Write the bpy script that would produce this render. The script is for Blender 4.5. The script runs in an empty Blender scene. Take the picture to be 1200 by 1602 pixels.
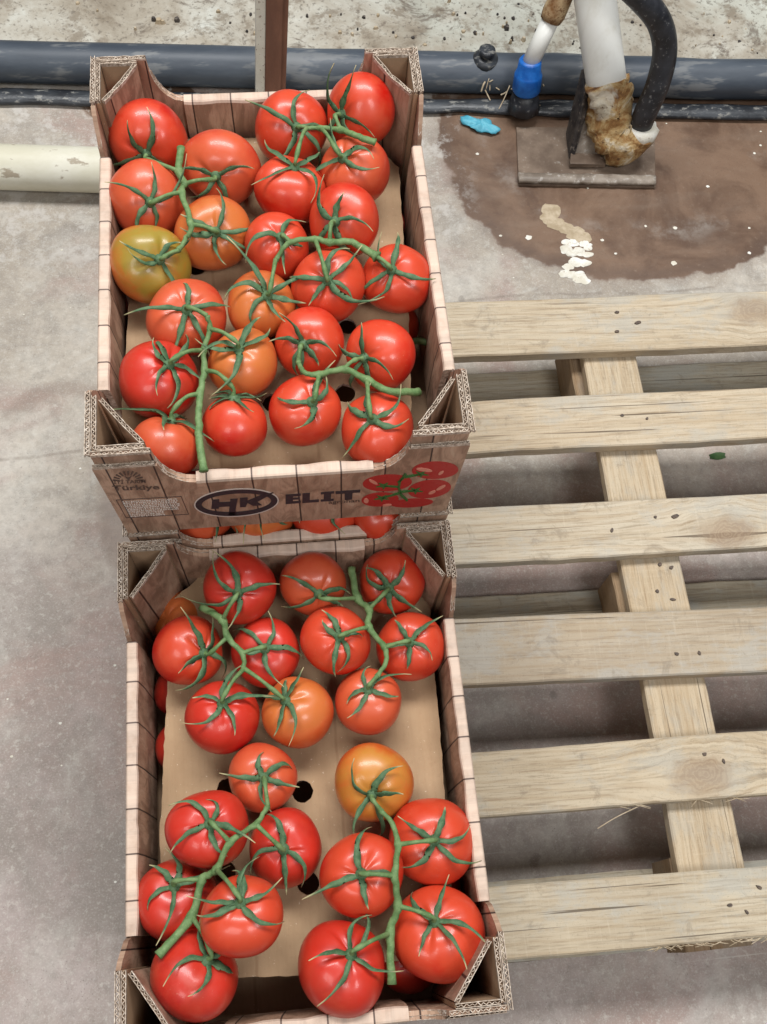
import bpy, bmesh, math, random
from mathutils import Vector, Matrix, Euler, noise as mnoise
random.seed(7)
R_ = math.radians
scene = bpy.context.scene
col = scene.collection

# ------------------------------------------------------------------ camera, light, exposure
ZT = 0.607                                   # height of the upper crate's post tops above the floor
CAM = Vector((0.0025, -0.3637, 0.7013 + ZT))
CROT = Euler((0.4101, -0.0544, -0.1003), 'XYZ')
FPX = 1600.3                                 # focal length in pixels of the 1200 x 1602 photograph
cd = bpy.data.cameras.new('camera'); cam = bpy.data.objects.new('camera', cd); col.objects.link(cam)
cam.location = CAM; cam.rotation_euler = CROT
cd.sensor_fit = 'VERTICAL'; cd.sensor_height = 36; cd.lens = 36 * FPX / 1602
cd.clip_start = 0.02; cd.clip_end = 200
scene.camera = cam
w = bpy.data.worlds.new('World'); scene.world = w; w.use_nodes = True
bg = w.node_tree.nodes['Background']; bg.inputs[0].default_value = (0.86, 0.93, 1.0, 1); bg.inputs[1].default_value = 0.115

def area(name, loc, target, sx, sy, power, colr):
    l = bpy.data.lights.new(name, 'AREA'); l.shape = 'RECTANGLE'; l.size = sx; l.size_y = sy; l.energy = power; l.color = colr
    o = bpy.data.objects.new(name, l); col.objects.link(o); o.location = loc
    o.rotation_euler = (Vector(target) - Vector(loc)).to_track_quat('-Z', 'Y').to_euler()
    return o
# the bright bays of the greenhouse roof
area('roof_light', (0.15, 1.3, 3.2), (0.1, 0.2, 0.3), 2.8, 0.7, 136, (0.985, 0.985, 0.98))
area('roof_light', (-1.1, -1.5, 2.9), (0.05, 0.1, 0.3), 1.0, 1.0, 25, (1.0, 0.98, 0.95))
area('roof_light', (1.0, -1.3, 2.9), (0.05, 0.1, 0.3), 0.8, 1.0, 33, (0.99, 0.985, 0.99))
scene.view_settings.view_transform = 'Standard'; scene.view_settings.look = 'None'
scene.view_settings.exposure = 0.0; scene.view_settings.gamma = 1.0
scene.render.engine = 'CYCLES'

# ------------------------------------------------------------------ surveying helpers (photo point -> point on a real plane)
CM = CROT.to_matrix()
def ray(px, py):
    return CM @ Vector(((px - 600) / FPX, -(py - 801) / FPX, -1.0))
def at_z(px, py, z):                          # z above the floor
    q = ray(px, py); return CAM + q * ((z - CAM.z) / q.z)
def at_y(px, py, y):
    q = ray(px, py); return CAM + q * ((y - CAM.y) / q.y)

# ------------------------------------------------------------------ mesh helpers
class MB:
    def __init__(s): s.v = []; s.f = []; s.m = []
    def add(s, vs, fs, mi=0):
        n = len(s.v); s.v += [tuple(p) for p in vs]; s.f += [tuple(n + i for i in f) for f in fs]; s.m += [mi] * len(fs)
    def box(s, a, b, mi=0):
        (x0, y0, z0), (x1, y1, z1) = a, b
        s.add([(x0,y0,z0),(x1,y0,z0),(x1,y1,z0),(x0,y1,z0),(x0,y0,z1),(x1,y0,z1),(x1,y1,z1),(x0,y1,z1)],
              [(3,2,1,0),(4,5,6,7),(0,1,5,4),(1,2,6,5),(2,3,7,6),(3,0,4,7)], mi)
    def hexa(s, lo, hi, mi=0):                # two matching rings of points
        n = len(lo)
        s.add(list(lo) + list(hi), [tuple(range(n))[::-1], tuple(range(n, 2*n))] + [(i, (i+1) % n, n + (i+1) % n, n + i) for i in range(n)], mi)
    def tube(s, pts, rad, seg=10, mi=0, cap=True, flat=1.0):
        pts = [Vector(p) for p in pts]; n = len(pts)
        if not hasattr(rad, '__len__'): rad = [rad] * n
        vs = []; fs = []
        t0 = (pts[1] - pts[0]).normalized()
        up = Vector((0,0,1)) if abs(t0.z) < .9 else Vector((1,0,0))
        u = t0.cross(up).normalized()
        for i, p in enumerate(pts):
            t = (pts[min(i+1, n-1)] - pts[max(i-1, 0)]).normalized()
            u = (u - t * u.dot(t)).normalized(); v = t.cross(u)
            for k in range(seg):
                a = 2 * math.pi * k / seg
                vs.append(p + (u * math.cos(a) + v * math.sin(a) * flat) * rad[i])
        for i in range(n - 1):
            for k in range(seg):
                a = i*seg + k; b = i*seg + (k+1) % seg
                fs.append((a, b, b + seg, a + seg))
        if cap: fs += [tuple(range(seg))[::-1], tuple(range((n-1)*seg, n*seg))]
        s.add(vs, fs, mi)
    def build(s, name, mats, parent=None, smooth=False, bevel=0):
        me = bpy.data.meshes.new(name); me.from_pydata(s.v, [], s.f)
        mats = mats if isinstance(mats, (list, tuple)) else [mats]
        for m in mats: me.materials.append(m)
        me.polygons.foreach_set('material_index', s.m)
        if smooth: me.polygons.foreach_set('use_smooth', [True] * len(me.polygons))
        bm = bmesh.new(); bm.from_mesh(me); bmesh.ops.recalc_face_normals(bm, faces=bm.faces)
        if bevel: bmesh.ops.bevel(bm, geom=list(bm.edges), offset=bevel, segments=2, affect='EDGES', profile=.6)
        bm.to_mesh(me); bm.free()
        return link(name, me, parent)
def weld(o, d=1e-5):
    bm = bmesh.new(); bm.from_mesh(o.data); bmesh.ops.remove_doubles(bm, verts=bm.verts, dist=d); bmesh.ops.recalc_face_normals(bm, faces=bm.faces); bm.to_mesh(o.data); bm.free(); return o
def link(name, me, parent=None):
    o = bpy.data.objects.new(name, me); col.objects.link(o); o.parent = parent; return o
def empty(name, loc=(0,0,0), rz=0):
    o = bpy.data.objects.new(name, None); col.objects.link(o); o.location = loc; o.rotation_euler = (0,0,rz); o.empty_display_size = .02
    return o
def tag(o, label, cat, group=None):
    o['label'] = label; o['category'] = cat
    if group: o['group'] = group
    return o
def catmull(pts, k=6):
    pts = [Vector(p) for p in pts]; P = [pts[0]*2 - pts[1]] + pts + [pts[-1]*2 - pts[-2]]
    out = []
    for i in range(1, len(P) - 2):
        a, b, c, d = P[i-1:i+3]
        for j in range(k):
            t = j / k
            out.append(.5 * ((2*b) + (c - a)*t + (2*a - 5*b + 4*c - d)*t*t + (3*b - a - 3*c + d)*t**3))
    return out + [pts[-1]]

# ------------------------------------------------------------------ node helpers
class T:
    def __init__(s, name, bump=None):
        s.m = bpy.data.materials.new(name); s.m.use_nodes = True; s.t = s.m.node_tree; s.b = s.t.nodes['Principled BSDF']
        s.tc = s.t.nodes.new('ShaderNodeTexCoord')
    def put(s, sock, val):
        if isinstance(val, bpy.types.NodeSocket): s.t.links.new(val, sock)
        else: sock.default_value = val
    def obj(s): return s.tc.outputs['Object']
    def gen(s): return s.tc.outputs['Generated']
    def mapv(s, v, sc=(1,1,1), loc=(0,0,0), rot=(0,0,0)):
        n = s.t.nodes.new('ShaderNodeMapping'); s.put(n.inputs[0], v); n.inputs['Scale'].default_value = sc
        s.put(n.inputs['Location'], loc); n.inputs['Rotation'].default_value = rot; return n.outputs[0]
    def noise(s, v, scale, detail=4, rough=.55, dist=0, color=False):
        n = s.t.nodes.new('ShaderNodeTexNoise'); s.put(n.inputs['Vector'], v); n.inputs['Scale'].default_value = scale
        n.inputs['Detail'].default_value = detail; n.inputs['Roughness'].default_value = rough; n.inputs['Distortion'].default_value = dist
        return n.outputs['Color' if color else 'Fac']
    def voro(s, v, scale, out='Distance', feature='F1'):
        n = s.t.nodes.new('ShaderNodeTexVoronoi'); n.feature = feature; s.put(n.inputs['Vector'], v); n.inputs['Scale'].default_value = scale
        return n.outputs[out]
    def white(s, v, dim='1D'):
        n = s.t.nodes.new('ShaderNodeTexWhiteNoise'); n.noise_dimensions = dim
        s.put(n.inputs['W' if dim == '1D' else 'Vector'], v); return n.outputs['Value']
    def ma(s, op, a, b=0.0, c=0.0, clamp=False):
        n = s.t.nodes.new('ShaderNodeMath'); n.operation = op; n.use_clamp = clamp
        s.put(n.inputs[0], a); s.put(n.inputs[1], b); s.put(n.inputs[2], c); return n.outputs[0]
    def sm(s, x, a, b, lo=0.0, hi=1.0):
        n = s.t.nodes.new('ShaderNodeMapRange'); n.interpolation_type = 'SMOOTHSTEP'
        s.put(n.inputs[0], x); s.put(n.inputs[1], a); s.put(n.inputs[2], b); s.put(n.inputs[3], lo); s.put(n.inputs[4], hi); return n.outputs[0]
    def ramp(s, x, *st):
        n = s.t.nodes.new('ShaderNodeValToRGB'); s.put(n.inputs[0], x); e = n.color_ramp.elements
        while len(e) < len(st): e.new(.5)
        for q, (p, c) in zip(e, st): q.position = p; q.color = (*c, 1)
        return n.outputs[0]
    def mix(s, f, a, b, mode='MIX'):
        n = s.t.nodes.new('ShaderNodeMix'); n.data_type = 'RGBA'; n.blend_type = mode
        s.put(n.inputs[0], f)
        for i, c in ((6, a), (7, b)): s.put(n.inputs[i], c if isinstance(c, bpy.types.NodeSocket) else (*c, 1))
        return n.outputs[2]
    def xyz(s, v):
        n = s.t.nodes.new('ShaderNodeSeparateXYZ'); s.put(n.inputs[0], v); return n.outputs
    def comb(s, x, y, z=0.0):
        n = s.t.nodes.new('ShaderNodeCombineXYZ')
        for i, q in enumerate((x, y, z)): s.put(n.inputs[i], q)
        return n.outputs[0]
    def vec(s, op, a, b):
        n = s.t.nodes.new('ShaderNodeVectorMath'); n.operation = op; s.put(n.inputs[0], a); s.put(n.inputs[1], b); return n.outputs['Value' if op in ('LENGTH','DISTANCE') else 0]
    def info(s, out):
        n = s.t.nodes.new('ShaderNodeObjectInfo'); return n.outputs[out]
    def attr(s, name, typ='OBJECT'):
        n = s.t.nodes.new('ShaderNodeAttribute'); n.attribute_type = typ; n.attribute_name = name; return n.outputs['Vector']
    def bump(s, h, strength=.3, dist=.001):
        n = s.t.nodes.new('ShaderNodeBump'); n.inputs['Strength'].default_value = strength; n.inputs['Distance'].default_value = dist
        s.put(n.inputs['Height'], h); s.put(s.b.inputs['Normal'], n.outputs[0])
    def set(s, color=None, rough=None, **k):
        if color is not None: s.put(s.b.inputs['Base Color'], color if isinstance(color, bpy.types.NodeSocket) else (*color, 1))
        if rough is not None: s.put(s.b.inputs['Roughness'], rough)
        for a, v in k.items(): s.put(s.b.inputs[a.replace('_', ' ')], v)
        return s.m

# ------------------------------------------------------------------ materials
def m_concrete():
    t = T('concrete'); o = t.obj(); X, Y, Z = t.xyz(o)
    n1 = t.noise(o, 2.2, 6, .62); n2 = t.noise(o, 9, 7, .65, .4); n3 = t.noise(o, 60, 5, .6); n4 = t.noise(o, 420, 3, .6)
    c = t.ramp(n1, (.32, (.285,.243,.195)), (.48, (.425,.375,.312)), (.64, (.57,.52,.45)))
    c = t.mix(t.sm(n2, .46, .66, 0, .7), c, (.25,.225,.195))
    c = t.mix(t.sm(t.noise(o, 24, 6, .7, .6), .52, .66, 0, .45), c, (.56,.54,.49))
    # mauve cast of the trodden front part, pale lime bloom beside it
    fr = t.ma('ADD', Y, t.ma('MULTIPLY', t.noise(o, 3.1, 5, .6), .35))
    c = t.mix(t.sm(fr, .50, .22, 0, .72), c, t.mix(t.sm(n2, .35, .65), (.275,.218,.202), (.43,.352,.332)))
    c = t.mix(t.ma('MULTIPLY', t.sm(t.noise(o, 5.3, 6, .7), .52, .68), .35), c, (.52,.49,.45))
    # long rubbed streaks across
    st = t.noise(t.mapv(o, (1.2, 16, 1), (3,1,0), (0,0,.12)), 1.6, 5, .65)
    c = t.mix(t.sm(st, .55, .75, 0, .35), c, (.24,.21,.19))
    cl = t.noise(t.mapv(o, (1,1,1), (2.3,4.1,0)), 5.0, 7, .6, .8); c = t.mix(t.sm(cl, .48, .64, 0, .55), c, (.265,.235,.205))
    cl = t.noise(t.mapv(o, (1,.6,1), (7.3,1.1,0)), 8.0, 7, .65, .5); c = t.mix(t.sm(cl, .50, .66, 0, .42), c, (.56,.535,.48))
    br = t.noise(t.mapv(o, (1,1,1), (5.3,9.1,0)), 3.4, 6, .6, 1.0); c = t.mix(t.sm(br, .48, .64, 0, .7), c, (.345,.24,.205))
    gn = t.noise(o, 75, 6, .8, .3); c = t.mix(t.sm(gn, .48, .62, 0, .26), c, (.24,.205,.17)); gn = t.noise(t.mapv(o, (1,1,1), (4,4,0)), 110, 6, .8); c = t.mix(t.sm(gn, .53, .63, 0, .4), c, (.62,.59,.53))
    ln = t.ma('ADD', Y, t.ma('MULTIPLY', t.noise(o, 6, 4), .03))
    for yc in (.335, .555): c = t.mix(t.ma('MULTIPLY', t.sm(t.ma('ABSOLUTE', t.ma('SUBTRACT', ln, yc)), .004, .0005, 0, .55), t.sm(t.noise(o, 14, 4), .42, .55)), c, (.22,.185,.15))
    scr = t.noise(t.mapv(o, (2.5, 150, 1), (0,0,0), (0,0,.35)), 1.0, 4, .7); c = t.mix(t.sm(scr, .66, .72, 0, .35), c, (.66,.63,.57))
    scr = t.noise(t.mapv(o, (170, 3, 1), (3,0,0), (0,0,.2)), 1.0, 4, .7); c = t.mix(t.sm(scr, .68, .74, 0, .3), c, (.20,.17,.14))
    gr = t.voro(o, 240); c = t.mix(t.ma('MULTIPLY', t.sm(gr, .20, .10, 0, .6), t.sm(t.noise(o, 18, 4, .7), .5, .62)), c, (.13,.11,.095))
    # brown drips and rings
    sp = t.voro(t.vec('ADD', o, t.mapv(t.noise(o, 14, 3, .5, 0, True), (.05,.05,0))), 4.2)
    c = t.mix(t.sm(sp, .13, .08, 0, .35), c, (.22,.175,.14))
    sp2 = t.voro(t.vec('ADD', o, t.mapv(t.noise(o, 30, 3, .5, 0, True), (.02,.02,0))), 17)
    c = t.mix(t.ma('MULTIPLY', t.sm(sp2, .14, .09, 0, .5), t.sm(n1, .5, .6)), c, (.17,.15,.13))
    # a curved brown drag mark left of the crates
    rd = t.vec('DISTANCE', t.vec('ADD', o, t.mapv(t.noise(o, 9, 3, .5, 0, True), (.03,.03,0))), (-.30,.365,0))
    ring = t.ma('MULTIPLY', t.sm(t.ma('ABSOLUTE', t.ma('SUBTRACT', rd, .075)), .022, .004), t.sm(Y, .36, .40))
    c = t.mix(t.ma('MULTIPLY', ring, .5), c, (.235,.175,.14))
    c = t.mix(t.sm(n3, .42, .7, .0, .38), c, t.mix(.6, c, (.19,.17,.15)))
    c = t.mix(t.sm(t.noise(o, 190, 4, .7), .60, .70, 0, .4), c, (.16,.14,.125))
    c = t.mix(t.sm(n4, .5, .68, .0, .26), c, (.62,.59,.54))
    # wet patch by the pipes: rounded outline with a ragged rim
    wn = t.ma('MULTIPLY', t.ma('SUBTRACT', t.noise(o, 16, 5, .6), .5), .16)
    def sup(cx, cy, ax, ay, p=2.5):
        dx = t.ma('POWER', t.ma('ABSOLUTE', t.ma('DIVIDE', t.ma('SUBTRACT', X, cx), ax)), p)
        dy = t.ma('POWER', t.ma('ABSOLUTE', t.ma('DIVIDE', t.ma('SUBTRACT', Y, cy), ay)), p)
        return t.ma('ADD', t.ma('POWER', t.ma('ADD', dx, dy), 1/p), wn)
    d1 = sup(.60, .90, .315, .345); d2 = sup(-.20, .97, .10, .055, 2.0); d3 = sup(1.3, 1.0, .55, .36, 2.2); d4 = sup(-.215, .245, .055, .13, 2.2)
    wet = t.ma('MAXIMUM', t.ma('MAXIMUM', t.sm(d1, 1.0, .97), t.sm(t.ma('ADD', d1, t.ma('MULTIPLY', t.noise(o, 60, 5, .8), .10)), 1.10, 1.0, 0, .45)), t.ma('MAXIMUM', t.sm(d2, 1.0, .93), t.ma('MAXIMUM', t.sm(d3, 1.0, .97), t.ma('MULTIPLY', t.sm(d4, 1.05, .6), .7))))
    core = t.sm(d1, .99, .9)
    wc = t.mix(t.sm(t.noise(o, 7, 6, .65, .6), .38, .62), (.105,.060,.038), (.195,.122,.080))
    wc = t.mix(t.sm(n3, .5, .75, 0, .25), wc, (.24,.175,.125))
    wc = t.mix(t.ma('MULTIPLY', t.sm(t.noise(t.mapv(o, (1,2.5,1)), 6, 4, .6), .5, .7), .3), wc, (.22,.165,.125))
    wc = t.mix(t.ma('MULTIPLY', t.sm(t.ma('ABSOLUTE', t.ma('SUBTRACT', d1, .95)), .07, .0), .55), wc, (.105,.068,.05))      # silt line along the rim
    wc = t.mix(t.sm(t.noise(o, 90, 6, .8), .56, .68, 0, .3), wc, (.30,.225,.165)); wc = t.mix(t.ma('MULTIPLY', t.sm(gr, .2, .1, 0, .7), .8), wc, (.09,.06,.045))
    c = t.mix(wet, c, wc)
    # chalky tide marks
    tide = t.ma('MULTIPLY', t.sm(t.ma('ABSOLUTE', t.ma('SUBTRACT', d1, .74)), .10, .0), t.sm(t.noise(o, 8, 6, .7), .5, .68))
    c = t.mix(t.ma('MULTIPLY', tide, .42), c, (.40,.37,.33))
    edge = t.ma('MULTIPLY', t.sm(X, .36, .27), t.ma('MULTIPLY', t.sm(Y, .6, .68), t.sm(t.noise(o, 22, 6, .75), .5, .62)))
    c = t.mix(t.ma('MULTIPLY', edge, .75), c, (.52,.49,.45))
    rough = t.mix(wet, (.8,.8,.8), t.mix(t.noise(o, 5, 3), (.24,.24,.24), (.5,.5,.5)))
    h = t.ma('ADD', t.ma('MULTIPLY', n3, .6), t.ma('MULTIPLY', n4, .4))
    t.bump(h, .35, .0012)
    return t.set(c, rough)
def m_dirty_sheet():
    t = T('limed_ground'); o = t.obj(); X, Y, Z = t.xyz(o)
    n1 = t.noise(o, 6, 7, .68, .5); n2 = t.noise(o, 24, 6, .7); n3 = t.noise(o, 130, 4, .6)
    c = t.ramp(n1, (.32, (.23,.19,.14)), (.45, (.36,.32,.255)), (.56, (.46,.435,.37)), (.68, (.57,.57,.51)))
    gz = t.ma('MULTIPLY', t.sm(t.noise(o, 3.6, 5, .7), .44, .58), t.sm(X, .05, .3))
    c = t.mix(t.ma('MULTIPLY', gz, .45), c, (.54,.575,.51))
    c = t.mix(t.sm(n2, .50, .64, 0, .75), c, (.20,.16,.115))
    c = t.mix(t.sm(t.noise(o, 11, 6, .75, 1.0), .57, .66, 0, .8), c, (.13,.10,.075))
    c = t.mix(t.sm(n3, .56, .66, 0, .6), c, (.11,.09,.07))
    t.bump(t.ma('ADD', n2, t.ma('MULTIPLY', n3, .4)), .5, .004)
    return t.set(c, .75)
def m_print(axis, name, rim_lit=0.0):
    """flat printed picture of upright boards on cardboard; u runs along the wall"""
    t = T(name); o = t.obj(); X, Y, Z = t.xyz(o)
    u = X if axis == 'x' else Y
    u2 = t.ma('ADD', u, t.ma('MULTIPLY', Z, .02))
    s = t.ma('DIVIDE', t.ma('ADD', u2, .5 if axis == 'x' else .4955), .0365)
    idx = t.ma('FLOOR', s); fr = t.ma('FRACT', s)
    rnd = t.white(t.ma('ADD', idx, t.ma('MULTIPLY', t.info('Random'), 40)))
    gv = t.comb(t.ma('MULTIPLY', u, 1.0), t.ma('MULTIPLY', idx, 3.7), t.ma('MULTIPLY', Z, .09))
    g = t.noise(gv, 700, 4, .6, .6)
    g2 = t.noise(t.comb(t.ma('MULTIPLY', u, 1.0), idx, t.ma('MULTIPLY', Z, .35)), 60, 4, .6, 1.2)
    c = t.mix(rnd, (.49,.325,.225), (.35,.218,.148))
    c = t.mix(t.sm(g2, .45, .63, 0, .7), c, (.20,.118,.075))
    c = t.mix(t.sm(g, .48, .68, 0, .45), c, (.22,.125,.08))
    c = t.mix(t.sm(g2, .45, .30, 0, .55), c, (.54,.40,.29))
    kn = t.voro(t.comb(t.ma('MULTIPLY', u, 1.0), idx, t.ma('MULTIPLY', Z, .5)), 16)
    c = t.mix(t.sm(kn, .12, .04, 0, .75), c, (.13,.065,.04))
    line = t.ma('MAXIMUM', t.sm(fr, .03, .012), t.sm(fr, .975, .99))
    c = t.mix(t.ma('MULTIPLY', line, .93), c, (.025,.014,.012))
    if rim_lit: c = t.mix(t.sm(t.noise(o, 90, 4, .6), .25, .6, rim_lit * .6, rim_lit), c, t.mix(line, (.72,.60,.50), (.16,.11,.09)))     # paler rim print, with light on its upward face painted in
    # scuffs where the kraft shows through
    c = t.mix(t.sm(t.noise(o, 260, 5, .7), .64, .72, 0, .5), c, (.55,.42,.30))
    t.bump(t.noise(t.mapv(o, (1,1,.3)), 500, 3), .12, .0006)
    return t.set(c, .58, Specular_IOR_Level=.35)
def m_kraft(name='kraft_board', a=(.40,.275,.165), b=(.33,.22,.128)):
    t = T(name); o = t.obj()
    n = t.noise(o, 12, 5, .6); f = t.noise(t.mapv(o, (1, .12, 1)), 900, 3, .6)
    corr = t.ma('SINE', t.ma('MULTIPLY', t.xyz(o)[0], 2 * math.pi / .0075))
    c = t.mix(t.sm(n, .3, .7), a, b)
    c = t.mix(t.sm(f, .5, .8, 0, .35), c, (.30,.185,.10))
    c = t.mix(t.sm(t.noise(o, 320, 2), .7, .76, 0, .7), c, (.66,.55,.42))
    c = t.mix(t.ma('MULTIPLY', t.sm(t.noise(o, 28, 6, .7), .52, .70), .4), c, (.29,.185,.105))
    c = t.mix(t.sm(t.noise(o, 150, 5, .75), .56, .68, 0, .35), c, (.28,.18,.105)); c = t.mix(t.sm(corr, .3, 1.0, 0, .10), c, (.28,.18,.10))
    for xc in (-.052, .031):
        wv = t.ma('ADD', t.xyz(o)[0], t.ma('MULTIPLY', t.noise(o, 20, 2), .004)); c = t.mix(t.sm(t.ma('ABSOLUTE', t.ma('SUBTRACT', wv, xc)), .0022, .0004, 0, .5), c, (.24,.145,.08))
    t.bump(t.ma('ADD', t.ma('MULTIPLY', corr, .12), t.ma('MULTIPLY', f, .5)), .25, .0007)
    return t.set(c, .85, Specular_IOR_Level=.2)
def m_paper_edge():
    t = T('torn_board_edge'); o = t.obj(); n = t.noise(o, 300, 4, .7)
    c = t.ramp(n, (.32, (.20,.145,.105)), (.52, (.46,.37,.29)), (.68, (.70,.62,.53)))
    return t.set(c, .9)
def m_tomato():
    t = T('tomato_skin'); o = t.obj(); g = t.gen(); base = t.info('Color'); rnd = t.info('Random')
    zz = t.xyz(g)[2]
    off = t.vec('ADD', o, t.comb(t.ma('MULTIPLY', rnd, 9.0), rnd, 0.0))
    n1 = t.noise(off, 28, 4, .55); n2 = t.noise(off, 160, 3, .6); n3 = t.noise(off, 900, 2, .5)
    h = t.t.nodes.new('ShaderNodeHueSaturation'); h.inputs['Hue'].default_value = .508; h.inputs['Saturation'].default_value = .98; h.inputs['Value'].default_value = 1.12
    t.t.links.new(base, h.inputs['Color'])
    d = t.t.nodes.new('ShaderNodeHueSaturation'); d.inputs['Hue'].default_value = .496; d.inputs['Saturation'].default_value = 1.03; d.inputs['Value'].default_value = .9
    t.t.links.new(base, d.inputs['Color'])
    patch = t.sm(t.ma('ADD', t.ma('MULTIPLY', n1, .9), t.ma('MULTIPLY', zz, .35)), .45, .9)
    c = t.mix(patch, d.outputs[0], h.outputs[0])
    c = t.mix(t.sm(n2, .45, .8, 0, .22), c, h.outputs[0])
    sec = t.attr('second'); nb = t.noise(off, 26, 4, .6, .4); c = t.mix(t.sm(t.ma('ADD', t.ma('MULTIPLY', t.ma('SUBTRACT', nb, .5), 1.5), zz), .46, 1.02, 0, .95), c, sec)
    # pale lenticels and a corky ring at the stem
    c = t.mix(t.sm(n3, .73, .78, 0, .30), c, (.85,.55,.38))
    sc = t.ma('MULTIPLY', t.sm(t.noise(t.mapv(off, (1,1,3)), 55, 6, .75), .71, .75), .5)
    c = t.mix(sc, c, (.75,.52,.36))
    t.bump(t.ma('ADD', n2, t.ma('MULTIPLY', n3, .15)), .04, .0008)
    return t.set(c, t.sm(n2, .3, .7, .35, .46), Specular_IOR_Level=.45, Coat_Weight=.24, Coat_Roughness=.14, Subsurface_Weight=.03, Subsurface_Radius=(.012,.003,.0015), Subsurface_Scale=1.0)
def m_green(name, a, b, tipc=None):
    t = T(name); o = t.obj(); n = t.noise(o, 140, 4, .6); n2 = t.noise(o, 700, 3, .6)
    c = t.mix(t.sm(n, .3, .7), a, b)
    c = t.mix(t.sm(n2, .55, .75, 0, .35), c, tuple(min(1, q * 1.9 + .03) for q in b))
    if tipc:
        tp = t.attr('tip', 'GEOMETRY'); c = t.mix(t.sm(t.xyz(tp)[0], .82, 1.0), c, tipc)
    t.bump(n2, .2, .0004)
    return t.set(c, .62, Specular_IOR_Level=.3)
def m_pallet():
    t = T('weathered_pine'); o = t.obj(); k = t.attr('knot'); X, Y, Z = t.xyz(o); rnd = t.info('Random')
    loc = t.comb(t.ma('MULTIPLY', rnd, 7.0), t.ma('MULTIPLY', rnd, 3.0), rnd)
    dv = t.vec('SUBTRACT', o, k); dx, dy, dz = t.xyz(dv)
    dd = t.vec('LENGTH', t.comb(t.ma('MULTIPLY', dx, .62), dy, 0.0), (0,0,0))
    dd = t.ma('ADD', dd, t.ma('MULTIPLY', t.ma('SUBTRACT', t.noise(o, 38, 4, .6), .45), .03))
    infl = t.ma('EXPONENT', t.ma('MULTIPLY', t.ma('POWER', t.ma('DIVIDE', dd, .05), 2), -1))
    yy = t.ma('ADD', Y, t.ma('MULTIPLY', t.ma('MULTIPLY', dy, infl), -.8))
    gv = t.vec('ADD', t.comb(t.ma('MULTIPLY', X, .05), yy, Z), loc)
    g1 = t.noise(gv, 70, 4, .55, .3); g2 = t.noise(gv, 420, 4, .65, .2); big = t.noise(t.vec('ADD', o, loc), 7, 5, .6)
    wob = t.noise(t.vec('ADD', t.mapv(o, (3,9,9)), loc), 1, 3)
    wav = t.ma('SINE', t.ma('MULTIPLY', t.ma('ADD', yy, t.ma('MULTIPLY', wob, .035)), 620))
    c = t.ramp(t.ma('ADD', t.ma('MULTIPLY', big, .6), t.ma('MULTIPLY', rnd, .4)), (.25, (.39,.318,.235)), (.5, (.515,.432,.325)), (.72, (.50,.445,.36)))
    c = t.mix(t.sm(g1, .42, .7, 0, .5), c, (.38,.29,.19))
    c = t.mix(t.sm(g2, .48, .70, 0, .6), c, (.25,.185,.125))
    c = t.mix(t.sm(t.noise(gv, 200, 5, .7, .5), .54, .66, 0, .6), c, (.26,.205,.145))
    c = t.mix(t.ma('MULTIPLY', t.sm(wav, .2, 1.0), .22), c, (.30,.20,.11))
    c = t.mix(t.ma('MULTIPLY', t.sm(t.noise(t.vec('ADD', t.mapv(o, (.5,1,1)), loc), 17, 6, .7), .48, .62), .55), c, (.40,.385,.35))      # grey weathering
    saw = t.noise(t.vec('ADD', t.mapv(o, (1,.05,.05)), loc), 260, 3, .7)
    c = t.mix(t.sm(saw, .55, .75, 0, .20), c, (.62,.55,.44))                                                       # saw marks
    c = t.mix(t.sm(t.noise(t.vec('ADD', o, loc), 75, 6, .8), .68, .74, 0, .55), c, (.70,.68,.62))                  # lime flecks
    c = t.mix(t.sm(t.noise(t.vec('ADD', t.mapv(o, (.4,1,1)), loc), 42, 4, .6), .70, .76, 0, .5), c, (.13,.10,.075))
    spl = t.noise(t.vec('ADD', t.comb(t.ma('MULTIPLY', X, .012), yy, t.ma('MULTIPLY', Z, .3)), loc), 150, 3, .6); c = t.mix(t.sm(spl, .665, .69, 0, .8), c, (.09,.065,.045))      # drying splits
    c = t.mix(t.sm(t.noise(t.vec('ADD', o, loc), 26, 7, .75, .6), .56, .68, 0, .5), c, (.23,.185,.14))             # trodden dirt
    c = t.mix(t.sm(t.noise(t.vec('ADD', o, loc), 520, 3, .7), .58, .7, 0, .4), c, (.20,.16,.115))
    ringw = t.ma('SINE', t.ma('MULTIPLY', dd, 1500))
    c = t.mix(t.ma('MULTIPLY', t.sm(dd, .034, .012), .7), c, t.mix(t.sm(ringw, -.3, 1), (.27,.19,.13), (.33,.245,.17)))
    grey = t.info('Color'); c = t.mix(1.0, c, grey, 'MULTIPLY')
    t.bump(t.ma('ADD', t.ma('MULTIPLY', g2, .8), t.ma('MULTIPLY', saw, .25)), .5, .0016)
    return t.set(c, .82, Specular_IOR_Level=.25)
def m_simple(name, a, b, scale=30, rough=.5, spots=None, spec=.4, bump=.15, stretch=(1,1,1), metal=0):
    t = T(name); o = t.mapv(t.obj(), stretch); n = t.noise(o, scale, 6, .65); n2 = t.noise(o, scale * 4, 4, .65)
    c = t.mix(t.sm(n, .35, .68), a, b)
    if spots: c = t.mix(t.sm(n2, spots[1], spots[1] + .08, 0, spots[2]), c, spots[0])
    t.bump(n2, bump, .001)
    return t.set(c, t.sm(n, .3, .7, rough - .08, rough + .12), Specular_IOR_Level=spec, Metallic=metal)
def m_flat(name, c, rough=.6, vary=.12):
    t = T(name); n = t.noise(t.obj(), 400, 4, .7)
    return t.set(t.mix(t.sm(n, .3, .75, 0, vary), c, tuple(min(1, q * .8 + .12) for q in c)), rough, Specular_IOR_Level=.3)
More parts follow.
